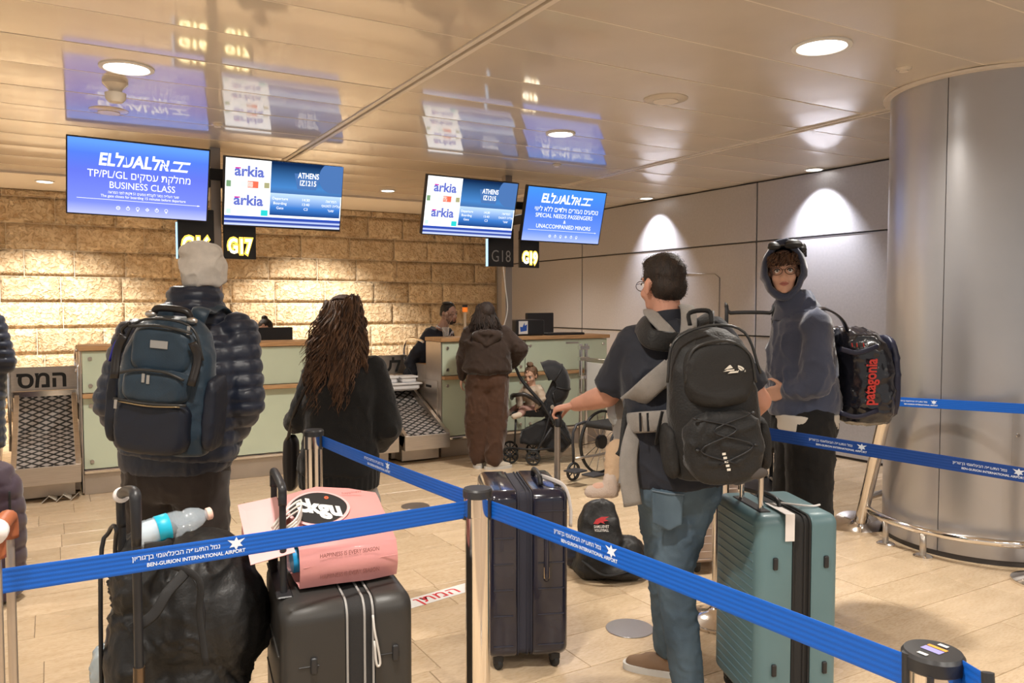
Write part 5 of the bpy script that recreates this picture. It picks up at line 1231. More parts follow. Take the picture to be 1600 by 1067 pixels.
# ---- long haired woman in a black knitted sweater
d1 = 4.22; X = lambda px, py, dd=0: at(px, py, d1+dd)
J = dict(head=X(534, 498), nk=X(541, 551), pel=X(530, 735), shL=X(494, 580), shR=X(584, 577), elL=X(476, 650, .02), elR=X(605, 665), wrL=X(458, 660, .20), wrR=X(592, 690, .20), hipL=X(507, 745), hipR=X(553, 745), knL=X(505, 862, .02), knR=X(562, 862), )
J['anL'] = ground(J['knL'])+ZU*.08-HR*.01; J['anR'] = ground(J['knR'])+ZU*.08+HR*.03; J['toeL'] = J['anL']+HF*.2-HR*.05; J['toeR'] = J['anR']+HF*.2+HR*.02
Bh = basis(HF*.8-HR*.6, .05); girl, gb = person('woman with long wavy brown hair in an oversized black knitted sweater', J, Bh, SK_B, s=.93)
face(J['head'], Bh, gb, .93)
M_bknit = mat('black wool', (.008, .0078, .008), .95, sheen=.12, bump=.4, bscale=220)
g = torso(J, .02, w=(.185, .20, .185, .19, .165, .10), dp=(.135, .145, .145, .145, .12, .075), bot=-.02, neck=.05)
for q, (a, b, c) in (('L', (.078, .088, .062)), ('R', (.078, .092, .072))): g.addg(cap(J['sh'+q], J['el'+q], a, b, 18)); g.addg(cap(J['el'+q], J['wr'+q], b, c, 18))
mk('sweater', solidify(g, .010, 6, comb(fold(.018, 4.2, 31, (1, 1, .55)), fold(.006, 12, 8))), M_bknit, girl, smooth=True)
def ribs(amp, k, c):
    def f(v, n):
        a = np.arctan2(v[:, 1]-c[1], v[:, 0]-c[0]); return v+n*(amp*np.cos(a*k))[:, None]
    return f
mk('sweater_rib', solidify(loft([(J['pel']+ZU*z, w, w*.72, HR, HF, 2.3) for z, w in ((-.085, .208), (-.03, .214), (.02, .212))], 60), .006, 2, ribs(.0022, 40, J['pel'])), M_bknit, girl, smooth=True)
mk('skirt', solidify(loft([(J['pel']+ZU*z, w, w*.75, HR, HF, 2.3) for z, w in ((-.19, .215), (-.16, .216), (-.10, .196), (-.02, .19), (.02, .18))], 40), .010, 3, fold(.008, 8, 4, (1, 1, .3))), mat('grey felt', (.26, .235, .215), .95, sheen=.4, noise=.25, nscale=150, bump=.3, bscale=200), girl, smooth=True)
g = G()
for q in 'LR': g.addg(cap(J['hip'+q], J['kn'+q], .085, .062, 16)); g.addg(cap(J['kn'+q], J['an'+q], .060, .045, 16))
mk('leggings', solidify(g, .012, 3), M_dark, girl, smooth=True)
for q in 'LR': shoe(J, q, M_dark, girl, s=.9)
M_hair = hair_mat('brown hair', (.022, .010, .006), (.15, .072, .034))
hc = J['head']; hp_ = G().addg(ell(hc+Bh @ V(0, -.02, .034), (.083, .098, .090), Bh)).addg(ell(hc+Bh @ V(.0, -.055, -.04), (.075, .06, .09), Bh))
mk('hair_crown', solidify(hp_, .008, 3, fold(.006, 16, 2, (1, 1, .4))), M_hair, girl, smooth=True)
rr = np.random.RandomState(4); g = G()
for k in range(620):
    # locks fall from the back and sides of the head over the shoulders
    a = rr.uniform(-1.35, 1.45); s0 = V(sin(a)*.080, -cos(a)*.090-.012, rr.uniform(-.02, .10)); st = hc+HR*s0[0]+HF*s0[1]+ZU*s0[2]
    ln = rr.uniform(.20, .50)*(1.0 if a < .6 else .92); sp = V(sin(a)*rr.uniform(.0, .055), -cos(a)*.05-.035, 0); lean = (-.13 if a < -.3 else .03)
    pts = []; ph = rr.uniform(0, 6.3); fr = rr.uniform(34, 52)
    for j in range(13):
        t_ = j/12; z = -ln*t_; o = sp*(min(1, t_*2.2)**.8); wv = .016*sin(ph+fr*t_*ln)*min(1, t_*4)
        pts.append(st+HR*(o[0]+lean*t_*t_*.55+wv)+HF*(o[1]*(.55+.45*t_)+.009*cos(ph+fr*t_*ln)*min(1, t_*4))+ZU*z)
    r = rr.uniform(.0035, .007); g.addg(tube(pts, [r*(.6+.4*sin(pi*min(1, .15+.8*j/12))) if j < 11 else r*.3 for j in range(13)], 5, flat=.5))
for k in range(200):                                           # the gathered half ponytail
    a = rr.uniform(-.9, .9); st = hc+Bh @ V(rr.normal(0, .012), -.085, .098+rr.normal(0, .008)); ln = rr.uniform(.24, .48); ph = rr.uniform(0, 6.3); pts = []
    for j in range(13):
        t_ = j/12; arch = .035*sin(min(1, t_*5)*pi)*(t_ < .2); wv = .016*sin(ph+42*t_*ln)
        pts.append(st+HR*(.02+.055*a*min(1, t_*3)+wv+.02*t_)+HF*(-.035*min(1, t_*3)-.01+.01*cos(ph+30*t_*ln))+ZU*(-ln*t_+arch+.01))
    r = rr.uniform(.0035, .006); g.addg(tube(pts, [r if j < 11 else r*.3 for j in range(13)], 5, flat=.5))
for k in range(150):                                           # swept back over the crown
    x0 = rr.uniform(-.075, .075); pts = []
    for j in range(8):
        t_ = j/7; y = .055-.145*t_; xx = x0*(1-.75*t_**2); zq = math.sqrt(max(.02, 1-(xx/.088)**2-((y+.02)/.104)**2)) if abs((y+.02)/.104) < 1 else .15
        pts.append(hc+Bh @ V(xx, y, .034+.094*zq+.002*sin(7*t_+k)))
    g.addg(tube(pts, [.003, .004, .0045, .0045, .0045, .0045, .004, .003], 5, flat=.6))
mk('hair_locks', g, M_hair, girl, smooth=True, kind='stuff')
bs = X(452, 725, .05); sb2 = empty('shoulder_bag', bs, 'slim black shoulder bag hanging at the black sweater\'s left side', 'bag')
mk('bag_body', solidify(G().addg(loft([(X(455, py, .10), w, .05, HR, HF, 2.6) for py, w in ((765, .02), (760, .035), (720, .045), (690, .04), (680, .02))], 20)), .009, 3), M_lea, sb2, smooth=True)
mk('strap', tube([X(448, 695, .08), X(462, 640, -.09), X(492, 585, -.12), X(520, 556, -.10)], .010, 8, smooth=6, flat=.4), M_lea, sb2, smooth=True)

# ---- woman in a brown tracksuit at the right counter
d2 = 7.62; X = lambda px, py, dd=0: at(px, py, d2+dd)
J = dict(head=X(757, 492), nk=X(762, 514), pel=X(760, 590), shL=X(736, 520), shR=X(787, 520), elL=X(726, 558, .02), elR=X(812, 545, -.02), wrL=X(722, 588, .05), wrR=X(800, 571, .10), hipL=X(748, 592), hipR=X(776, 592), knL=X(745, 655), knR=X(775, 655), anL=X(747, 715), anR=X(771, 716, -.08))
J['anL'][2] = J['anR'][2] = .09; J['toeL'] = J['anL']+HF*.2-HR*.02; J['toeR'] = J['anR']+HR*.15+HF*.06
Bh = basis(HF*.82-HR*.55, .02); bw, bb2 = person('woman in a dark brown tracksuit standing at the right counter', J, Bh, SK_C, s=.96)
face(J['head'], Bh, bb2, .96, glasses=M_dark)
M_choc = mat('chocolate fleece', (.030, .0165, .011), .9, sheen=.3, noise=.1, nscale=8, bump=.3, bscale=160); M_choc2 = mat('brown fleece', (.060, .027, .014), .9, sheen=.3, noise=.1, nscale=8, bump=.3, bscale=160)
g = torso(J, .02, w=(.18, .225, .21, .215, .185, .10), dp=(.14, .165, .16, .15, .12, .08), bot=.035, neck=.055, ts=(0, .16, .4, .68, .86, .965))
for q in 'LR': g.addg(cap(J['sh'+q], J['el'+q], .085, .085, 18)); g.addg(cap(J['el'+q], J['wr'+q], .085, .05, 18))
mk('hoodie', solidify(g, .012, 5, comb(fold(.022, 5, 41, (1, 1, .6)), fold(.008, 13, 8))), M_choc, bw, smooth=True)
g = G().addg(ell(J['nk']-HF*.11-ZU*.04, (.150, .075, .042), rotz(-YAW))).addg(cap(J['nk']-HF*.14-ZU*.06-HR*.11, J['nk']-HF*.15-ZU*.15, .040, .030)).addg(cap(J['nk']-HF*.14-ZU*.06+HR*.11, J['nk']-HF*.15-ZU*.15, .040, .030)).addg(cap(J['nk']-HF*.13-ZU*.06, J['nk']-HF*.14-ZU*.12, .045, .035)).addg(loft([(J['nk']+ZU*z, w, w, HR, HF, 2) for z, w in ((-.08, .14), (-.02, .125), (.03, .095))], 24))
mk('hood', solidify(g, .011, 4, fold(.014, 9, 5)), M_choc, bw, smooth=True)
mk('waistband', solidify(loft([(J['pel']+ZU*z, .19, .145, HR, HF, 2.3) for z in (.035, .085)], 40), .008, 1), mat('black rib', (.008, .008, .008), .9), bw, smooth=True)
trousers(J, '', bw, HR, HF, .195, .150, (.125, .122, .085), m=M_choc2, foldf=comb(fold(.018, 4.5, 13, (1.5, 1.5, .5)), fold(.007, 12, 7)))
for q in 'LR': shoe(J, q, mat('cream trainer', (.50, .44, .36), .6), bw, s=.95)
hc = J['head']; M_hair2 = hair_mat('dark brown hair', (.008, .005, .004), (.036, .018, .011))
mk('hair_crown', solidify(G().addg(ell(hc+Bh @ V(0, -.02, .034), (.086, .101, .094), Bh)).addg(ell(hc-HF*.05-ZU*.07, (.085, .05, .10), rotz(-YAW))), .009, 3, fold(.012, 12, 2, (1, 1, .4))), M_hair2, bw, smooth=True)
g = G()
for k in range(200):
    a = rr.uniform(-1.4, 1.4); zt = rr.uniform(-.02, .115); st = hc+(HR*sin(a)*.085-HF*(cos(a)*.09))*math.sqrt(max(.1, 1-(zt/.13)**2))*1.02+ZU*zt; ln = rr.uniform(.14, .24); ph = rr.uniform(0, 6)
    g.addg(tube([st+HR*(.012*sin(ph+5*j)+.01*a*j)-HF*.008*j-ZU*ln*j/6 for j in range(7)], [.008, .009, .009, .008, .007, .005, .002], 5, flat=.5))
mk('hair_locks', g, M_hair2, bw, smooth=True, kind='stuff')

# ---- bearded man in a dark suit leaning over the counter
d3 = 8.75; X = lambda px, py, dd=0: at(px, py, d3+dd)
fs = nrm(HR*.9-HF*.45)
J = dict(head=X(702, 490), nk=X(690, 512, .03), pel=X(654, 590, .10), shL=X(672, 520, .22), shR=X(690, 530, -.16), elL=X(712, 545, .22), elR=X(668, 560, -.18), wrL=X(735, 560, .1), wrR=X(700, 566, -.12), hipL=X(652, 595, .2), hipR=X(650, 598, -.02), bend=V(0, 0, 0))
J['shL'], J['shR'] = X(700, 522, .24), X(672, 522, -.10)
J['hipL'], J['hipR'] = X(660, 594, .2), X(648, 596, .0)
J['elL'], J['wrL'] = X(712, 556, .30), X(738, 566, .18); J['elR'], J['wrR'] = X(640, 566, -.10), X(662, 596, -.16)
for q in 'LR': J['kn'+q] = J['hip'+q]*V(1, 1, 0)+ZU*.47-HR*.03; J['an'+q] = J['hip'+q]*V(1, 1, 0)+ZU*.09-HR*.1; J['toe'+q] = J['an'+q]+fs*.2
Bh = basis(nrm(HR*.74-HF*.64), -.10); sm_, sb3 = person('bearded man in a dark navy suit and plum tie leaning over the counter', J, Bh, skin('skin olive', (.42, .25, .19)), s=1.0)
face(J['head'], Bh, sb3, 1.0, lip=mat('muted lips', (.30, .13, .11), .5))
M_suit = mat('navy suit wool', (.009, .011, .020), .75, sheen=.15, bump=.1, bscale=300)
g = torso(J, .012, w=(.19, .20, .185, .21, .205, .12), dp=(.14, .15, .14, .145, .12, .08), bot=-.12, neck=.0)
for q in 'LR': g.addg(cap(J['sh'+q], J['el'+q], .075, .062, 18)); g.addg(cap(J['el'+q], J['wr'+q], .062, .045, 18))
mk('suit_jacket', solidify(g, .012, 5, comb(fold(.014, 6, 51), fold(.005, 14, 8))), M_suit, sm_, smooth=True)
trousers(J, '', sm_, fs*0+HR, HF, .18, .15, (.10, .085, .065), m=M_suit)
for q in 'LR': shoe(J, q, M_lea, sm_)
bc = nrm(np.cross(nrm(J['nk']-J['pel']), nrm(J['shR']-J['shL']))); bc = bc if bc @ fs > 0 else -bc
upb = nrm(J['nk']-J['pel']); sx_ = nrm(J['shR']-J['shL']); f2 = plane_map(J['nk']+bc*.145-upb*.06, sx_ if np.cross(sx_, upb) @ bc > 0 else -sx_, upb)
mk('shirt_front', G().addg(fan([(-.036, .04), (0, -.22), (.036, .04), (.025, .09), (-.025, .09)]).xf(), fn=f2), mat('white shirt', (.68, .68, .72), .7), sm_)
mk('shirt_collar', lathe([(.058, -.03), (.063, .012), (.058, .016), (.054, -.02)], J['nk']-upb*.01, 24, ax=nrm(J['head']-J['nk']+upb*.05)), mat('white shirt', (.68, .68, .72), .7), sm_, smooth=40)
mk('tie', G().addg(fan([(-.018, .06), (.018, .06), (.010, .03), (.026, -.18), (0, -.21), (-.026, -.18), (-.010, .03)]), fn=lambda v: f2(v)+bc*.006), mat('plum tie', (.075, .012, .035), .5), sm_)
hc = J['head']; M_blackh = hair_mat('black hair', (.010, .008, .007), (.035, .027, .022))
capf = lambda c, B, s=1.0: G().addg(ell(c+B @ (V(0, -.024, .040)*s), (.082*s, .096*s, .088*s), B)).addg(ell(c+B @ (V(0, -.05, -.005)*s), (.078*s, .066*s, .062*s), B))
mk('hair', solidify(capf(hc, Bh), .007, 3, fold(.004, 30, 2)), M_blackh, sm_, smooth=True)
g = G().addg(ell(hc+Bh @ V(0, .040, -.086), (.047, .047, .034), Bh))
for q in (-1, 1): g.addg(cap(hc+Bh @ V(q*.066, .012, -.03), hc+Bh @ V(q*.048, .045, -.082), .013, .020)); g.addg(cap(hc+Bh @ V(q*.003, .088, -.051), hc+Bh @ V(q*.024, .078, -.060), .005, .006))
mk('beard', solidify(g, .006, 3, fold(.003, 40, 2)), mat('beard hair', (.045, .030, .024), .9, bump=.5, bscale=300), sm_, smooth=True)
mk('skullcap', loft([(hc+Bh @ V(0, -.035, .105+z), w, w, Bh[:, 0], Bh[:, 1], 2) for z, w in ((-.0, .068), (.012, .060), (.022, .04), (.026, .01))], 28), M_black, sm_, smooth=True)

# ---- seated clerk behind the left desk screen
d4 = 8.45; X = lambda px, py, dd=0: at(px, py-9, d4+dd)
J = dict(head=X(414, 525), nk=X(414, 549), pel=X(414, 640), shL=X(436, 556), shR=X(392, 556), elL=X(440, 600, -.1), elR=X(388, 600, -.1), wrL=X(428, 596, -.32), wrR=X(400, 596, -.32), hipL=X(424, 642), hipR=X(404, 642), knL=X(424, 640, -.38), knR=X(404, 640, -.38))
for q in 'LR': J['an'+q] = J['kn'+q]*V(1, 1, 0)+ZU*.09; J['toe'+q] = J['an'+q]-HF*.2
Bh = basis(-HF, -.12); ck, cb3 = person('seated clerk with her hair in a bun, only her eyes above the desk screen', J, Bh, SK_C, s=.95)
face(J['head'], Bh, cb3, .95)
g = torso(J, .015); [g.addg(arm(J, q, inf=.014)) for q in 'LR']; mk('blouse', solidify(g, .012, 4, fold(.008, 8, 3)), M_suit, ck, smooth=True)
trousers(J, '', ck, HR, HF, .17, .14, (.09, .07, .055), m=M_dark, nm='skirt_trousers' if False else 'trousers')
mk('hair', solidify(capf(J['head'], Bh, .97).addg(ell(J['head']+Bh @ V(.01, -.04, .13), (.035, .035, .028), Bh)), .007, 3, fold(.004, 25, 2)), M_hair2, ck, smooth=True)
cs = empty('desk_chair', J['pel']*V(1, 1, 0), 'desk chair under the seated clerk behind the left counter', 'chair')
sz = J['pel'][2]-.13; mk('seat', rbox(.46, .44, .07, .03).xf(rotz(-YAW), J['pel']*V(1, 1, 0)+ZU*(sz-.03)), M_gus, cs, smooth=50); mk('backrest', rbox(.42, .05, .45, .02).xf(rotz(-YAW), J['pel']*V(1, 1, 0)+HF*.22+ZU*(sz+.08)), M_gus, cs, smooth=50)
mk('column', cyl(J['pel']*V(1, 1, 0)+ZU*.06, J['pel']*V(1, 1, 0)+ZU*sz, .03), M_dark, cs); mk('foot_ring', disc(J['pel']*V(1, 1, 0), .26, .05), M_dark, cs)

# ---- hooded boy in glasses with a duffel on his back
d5 = 4.0; X = lambda px, py, dd=0: at(px, py, d5+dd)
fb = nrm(-HR*.93-HF*.25)
J = dict(head=X(1224, 425, .0), nk=X(1248, 480, .03), pel=X(1256, 655, .02), shL=X(1276, 507, -.15), shR=X(1240, 508, .17), elL=X(1278, 600, -.19), elR=X(1222, 590, .22), wrL=X(1232, 610, -.10), wrR=X(1220, 606, .14), hipL=X(1266, 665, -.07), hipR=X(1250, 665, .10), knL=X(1264, 800, -.08), knR=X(1240, 800, .10))
for q, o in (('L', -.02), ('R', .03)): J['an'+q] = ground(J['kn'+q])+ZU*.09+HR*.03; J['toe'+q] = J['an'+q]+fb*.2
Bh = basis(nrm(-HF*.93-HR*.30), .03, .05); boy, byb = person('teenage boy in glasses with a blue grey hood pulled up, looking at the camera', J, Bh, SK_B, parts_vox=.007, s=.98)
face(J['head'], Bh, byb, .98, glasses=mat('spectacle frame', (.05, .025, .015), .3))
M_hood = mat('blue grey fleece', (.060, .072, .118), .9, sheen=.5, noise=.15, nscale=5, bump=.3, bscale=240)
g = torso(J, .02, w=(.14, .155, .155, .165, .15, .10), dp=(.145, .158, .148, .135, .115, .085), bot=.02, neck=.06, ts=(0, .08, .35, .68, .86, .965))
for q in 'LR': g.addg(cap(J['sh'+q], J['el'+q], .080, .076, 18)); g.addg(cap(J['el'+q], J['wr'+q], .074, .050, 18))
mk('hoodie', solidify(g, .009, 4, comb(fold(.020, 4.6, 61, (1, 1, .7)), fold(.006, 12, 8))), M_hood, boy, smooth=True)
hc = J['head']
def hood_shell():
    R = []                                                     # rings from the face opening backwards, all round the head
    for k, (y, sx, sz, zc, xc) in enumerate(((.070, .082, .122, .006, 0), (.085, .090, .134, .006, 0), (.080, .100, .146, .004, 0), (.040, .110, .152, .0, 0), (-.02, .113, .150, 0, 0), (-.075, .102, .135, -.008, 0), (-.115, .07, .10, -.02, 0), (-.132, .02, .03, -.02, 0))):
        a = np.linspace(0, 2*pi, 36, endpoint=False); R.append(np.array([hc+Bh @ V(sx*cos(t)*(1 if sin(t) > -.2 else .9), y-.035*(1-sin(t))*.35*(k < 3), zc+sz*sin(t)+.012*(sin(t) > .9)) for t in a]))
    g = rings(R, cap=False); inner = rings([hc+(r-hc)*.93 for r in R], cap=False); inner.f = [q[::-1] for q in inner.f]; o = g.n; g.addg(inner)
    for i in range(36): j = (i+1) % 36; g.f.append((j, i, o+i, o+j)); g.m.append(0)
    g.f.append(tuple(7*36+i for i in range(36))); g.m.append(0); g.f.append(tuple(o+7*36+i for i in range(35, -1, -1))); g.m.append(0); return g
def jit(g, f):
    v = g.verts(); n = np.array([nrm(q-hc) for q in v]); g.v = [f(v, n)]; return g
mk('hood', jit(hood_shell(), fold(.010, 8, 6)), M_hood, boy, smooth=True)
g = loft([(J['nk']+ZU*z+HR*x_, w, w*1.0, HR, HF, 2) for z, w, x_ in ((-.07, .135, 0), (-.01, .115, -.005), (.05, .095, -.02), (.085, .085, -.035))], 30)
mk('hood_neck', solidify(g, .009, 4, fold(.014, 8, 4, (1, 1, 1.5))), M_hood, boy, smooth=True)
g = G()
for k in range(70):
    a = rr.uniform(-1.2, 1.2); st = hc+Bh @ V(sin(a)*.062, .062+cos(a)*.018, .075+rr.uniform(-.012, .02)); ph = rr.uniform(0, 6)
    g.addg(tube([st+Bh @ V(.008*sin(ph+2.2*j)+.004*j*a, .004*j+.006*cos(ph+2*j), -.011*j) for j in range(5)], [.005, .006, .006, .004, .0015], 5))
mk('curly_fringe', g, hair_mat('curl hair', (.03, .014, .008), (.12, .055, .025)), boy, smooth=True, kind='stuff')
mk('shirt_hem', solidify(loft([(J['pel']+ZU*(z-.012)+HR*.014, .178, .170, nrm(J['shR']-J['shL'])*V(1, 1, 0), fb, 2.3) for z in (-.035, .05)], 40), .009, 2, fold(.002, 12, 3)), mat('cream cotton', (.60, .56, .50), .85), boy, smooth=True)
trousers(J, '', boy, fb, nrm(np.cross(ZU, fb)), .155, .165, (.125, .115, .10), m=mat('black cotton', (.008, .0075, .0075), .9, sheen=.1, bump=.2, bscale=200), top=.04)
for q in 'LR': shoe(J, q, M_dark, boy)
gp = empty('goggles', hc+ZU*.15, 'black padded ear cups of headphones worn over the blue grey hood', 'headphones')
for px, py, dd, r in ((1209, 384, -.10, (.030, .022, .020)), (1240, 381, -.10, (.042, .026, .024)), (1253, 388, .0, (.022, .03, .028))):
    c_ = X(px, py, dd); mk('ear_cup', solidify(G().addg(ell(c_, r, Bh @ roty(-.15))).addg(ell(c_+Bh @ V(0, .006, -.008), (r[0]*1.08, r[1]*1.05, r[2]*.7), Bh)), .005, 2), M_black, gp, smooth=True)
mk('headband', tube([X(1207, 388, -.06), X(1222, 384, -.04), X(1240, 382, -.06), X(1256, 389, .02), X(1258, 400, .06)], .010, 10, smooth=5, flat=.6), M_black, gp, smooth=True)
# the duffel carried as a rucksack
M_gloss = mat('glossy black tarpaulin', (.012, .012, .018), .22, coat=.5, noise=.2, nscale=6, bump=.25, bscale=18); M_navt = mat('navy tarpaulin side', (.014, .016, .040), .45)
db = X(1346, 585, .02); du = nrm(ZU-HR*.04); df = nrm(HR*.75-HF*.35); ds = nrm(np.cross(df, du))
dt = empty('travel_duffel', db, 'glossy black travel duffel with red lettering worn on the boy\'s back', 'duffel bag')
S = [(db+du*k*.49+HR*off, w, dd, HR, HF, 3.0) for k, w, dd, off in ((-.50, .07, .10, -.02), (-.47, .115, .15, -.01), (-.30, .135, .17, 0), (0, .135, .17, .0), (.28, .13, .165, -.02), (.42, .105, .14, -.045), (.49, .06, .08, -.07))]
mk('bag_body', solidify(loft(S, 36), .009, 4, comb(fold(.012, 6, 71), fold(.005, 16, 8))), M_gloss, dt, smooth=True)
mk('end_panel', solidify(loft([(db+HR*(.105+q)+du*-.01, .135*k, .215*k, HF, du, 3) for q, k in ((0, 1), (.03, .97), (.045, .8))], 30), .009, 3, fold(.006, 9, 2)), M_navt, dt, smooth=True)
fl_ = lambda v: db-HR*.035-HF*.186+(v[:, 1:2])*(-HR)+v[:, :1]*nrm(du+HR*.09)+v[:, 2:3]*HF
mk('red_lettering', G().addg(textat('patagonia', -.02, -.0, .078, bold=.0022, fitw=.225), fn=fl_), mat('red print', (.55, .035, .025), .5), dt)
for x_ in (-.03, -.005, .03): mk('daisy_stitch', tube([X(1340+x_*300, 536, -.17), X(1341+x_*300, 542, -.175)], .003, 6), mat('red print', (.55, .035, .025), .5), dt)
mk('bag_strap', tube([X(1328, 530, -.08), X(1318, 503, -.09), X(1302, 488, -.12), X(1284, 482, -.15), X(1268, 490, -.16), X(1258, 506, -.15)], .022, 10, smooth=6, flat=.3, up=HR), M_gloss, dt, smooth=True)
for py in (545, 645): mk('cross_strap', tube([X(1312, py, -.16), X(1340, py+6, -.178), X(1372, py-4, -.14)], .012, 8, smooth=5, flat=.3, up=HF), M_navt, dt, smooth=True)
# ---- father with a black rucksack, baby in a front carrier
d6 = 3.12; X = lambda px, py, dd=0: at(px, py, d6+dd)
J = dict(head=X(1034, 445, .02), nk=X(1042, 502), pel=X(1060, 745), shL=X(992, 538), shR=X(1112, 528), elL=X(950, 618, .12), elR=X(1186, 626, .0), wrL=X(902, 654, .34), wrR=X(1140, 676, .22), hipL=X(1032, 755, .0), hipR=X(1084, 755), knL=X(1040, 880, .10), knR=X(1052, 885, -.02))
J['anL'] = X(1046, 1022, .22); J['anR'] = X(1074, 1052, -.04); J['anL'][2] = .12; J['anR'][2] = .09
J['toeL'] = J['anL']-HR*.14+HF*.05; J['toeR'] = J['anR']+HF*.2+HR*.03
gp_ = WN(np.array([[.325, .15, 1.07]]))[0]                        # where the navy suitcase's grip is
hd = nrm(gp_-J['wrL']); J['wrL'] = gp_+HR*.075-HF*.02+ZU*.050
Bh = basis(nrm(HF*.90-HR*.42), -.04)
hands = {'L': (nrm(-HR*.9+HF*.2-ZU*.22), -ZU, HF, 1.05, .55)}
dad, dab = person('man in a charcoal T-shirt and jeans holding the navy suitcase grip', J, Bh, skin('skin father', (.58, .29, .20)), parts_vox=.006, s=1.0, hands=hands, jaw=1.05)
face(J['head'], Bh, dab, 1.0, glasses=mat('thin glasses', (.25, .25, .28), .2, .8))
# bare forearms thicker than the shared body gives
M_tee = mat('charcoal jersey', (.016, .018, .027), .8, sheen=.15, noise=.1, nscale=8, bump=.12, bscale=400)
g = torso(J, .016, w=(.165, .175, .175, .195, .185, .12), dp=(.13, .135, .135, .14, .118, .08), bot=-.03, neck=.06)
for q, to in (('L', .86), ('R', .86)): e = J['sh'+q]+(J['el'+q]-J['sh'+q])*to; g.addg(cap(J['sh'+q], J['sh'+q]+(J['el'+q]-J['sh'+q])*.62, .085, .080, 18)); g.addg(tube([J['sh'+q], J['sh'+q]+(e-J['sh'+q])*.5, e], [.078, .083, .080], 20))
mk('t_shirt', solidify(g, .008, 5, comb(fold(.011, 6, 81, (1, 1, .8)), fold(.004, 14, 8))), M_tee, dad, smooth=True)
mk('collar', lathe([(.068, -.03), (.073, .01), (.070, .035), (.062, .036), (.062, -.02)], J['nk']-HF*.0, 28, ax=nrm(J['head']-J['nk'])), M_tee, dad, smooth=40)
for q in 'LR':
    g = G().addg(cap(J['sh'+q]+(J['el'+q]-J['sh'+q])*.5, J['el'+q], .050, .048, 18)); m_ = J['el'+q]+(J['wr'+q]-J['el'+q])*.35; g.addg(cap(J['el'+q], m_, .048, .046, 18)); g.addg(cap(m_, J['wr'+q]-(J['wr'+q]-J['el'+q])*.02, .046, .030, 18))
    mk('forearm', solidify(g, .007, 4, fold(.002, 8, 3)), skin('skin father', (.58, .29, .20)), dab, smooth=True)
def denim():
    m = mat('washed denim', (.032, .054, .080), .85, col2=(.105, .155, .20), nscale=3.2, bump=.25, bscale=420, detail=6, stretch=(1.4, 1.4, .7)); return m
M_den = denim()
jn = trousers(J, '', dad, HR, HF, .172, .145, (.108, .080, .066), vox=.009, m=M_den, nm='jeans', top=.02, foldf=comb(fold(.010, 6, 91, (1, 1, 1.2)), fold(.005, 16, 3, (1, 1, 1.6))))
pkx = lambda x, z: J['pel']+HR*x-HF*(.142-.25*x*x)+ZU*z
mk('back_pocket', solidify(rings([np.array([pkx(x, z)-HF*q for x, z in ((-.13, -.02), (.02-.03, -.035), (-.015, -.15), (-.065, -.175), (-.125, -.145))]) for q in (-.015, .008)]), .006, 2), M_den, jn, smooth=True)
mk('pocket_seam', tube([pkx(-.13, -.02)-HF*.01, pkx(-.07, -.03)-HF*.012, pkx(-.01, -.035)-HF*.01], .0025, 5), mat('denim thread', (.16, .21, .26), .8), jn)
for q in 'LR': shoe(J, q, mat('tan shoe', (.20, .12, .07), .7), dad)
hc = J['head']; M_short = hair_mat('short dark hair', (.010, .006, .004), (.032, .018, .011))
g = G().addg(ell(hc+Bh @ V(0, -.020, .040), (.079, .095, .088), Bh)).addg(ell(hc+Bh @ V(0, -.048, -.010), (.075, .064, .066), Bh)).addg(ell(hc+Bh @ V(0, .03, .080), (.060, .052, .040), Bh))
hs = solidify(g, .006, 3, fold(.003, 30, 2)); mk('hair', hs, M_short, dad, smooth=True)
mk('hair_strands', strands(hs, hc, Bh, 6000, .0045, lambda l: True, r=.0011), M_short, dad, kind='stuff')
# black rucksack
M_bnyl = mat('black ripstop', (.010, .0095, .0095), .62, sheen=.15, noise=.2, nscale=8, bump=.3, bscale=120); M_bn2 = mat('black panel cloth', (.016, .015, .0145), .75, bump=.3, bscale=200)
up_ = nrm(ZU-HR*.10-HF*.02); rt_ = nrm(HR-up_*(HR @ up_)); out_ = np.cross(rt_, up_); out_ = out_ if out_ @ FW < 0 else -out_
cb_ = at(1101, 624, d6-.15); rk2, P = rucksack('big black rucksack with a white mountain emblem on the father\'s back', cb_, rt_, up_, out_, .325, .545, .225, M_bnyl, vox=.009, seed=14)
pocket(rk2, P, -.115, .125, .0, .235, .215, .045, M_bn2, 'upper_pocket', seed=15, amp=.008, e=3); pocket(rk2, P, -.135, .14, -.275, .0, .215, .05, M_bnyl, 'front_pocket', seed=16, amp=.012, e=3)
for sx in (-1, 1):
    pocket(rk2, lambda x, z, y, sx=sx: P(sx*.165+x*.12, z, .09+y), -.2, .2, -.26, -.06, .0, .085, M_bn2, 'side_pocket', e=3, seed=17)
    mk('bungee_cord', tube([P(sx*.10, -.02, .262), P(-sx*.04, -.07, .270), P(sx*.09, -.13, .272), P(-sx*.03, -.19, .268)], .003, 6, smooth=5), M_black, rk2, smooth=True)
    for z in (-.02, -.13): mk('cord_loop', ell(P(sx*.10, z, .265), (.008, .008, .006)), M_black, rk2, smooth=True)
for pts in ([(-.165, .10, .17), (-.13, .24, .17), (0, .285, .16), (.12, .25, .17), (.165, .10, .17)], [(-.115, .10, .235), (-.08, .215, .245), (.03, .235, .25), (.11, .18, .245), (.125, .08, .24)]): mk('zip', Zt([p for p in pts]) if False else tube([P(*p) for p in pts], .005, 7, smooth=5), M_zipc, rk2, smooth=True)
mk('haul_loop', tube([P(-.04, .285, .04), P(-.035, .33, .03), P(.035, .33, .03), P(.04, .285, .04)], .010, 8, smooth=5, flat=.5), M_bn2, rk2, smooth=True)
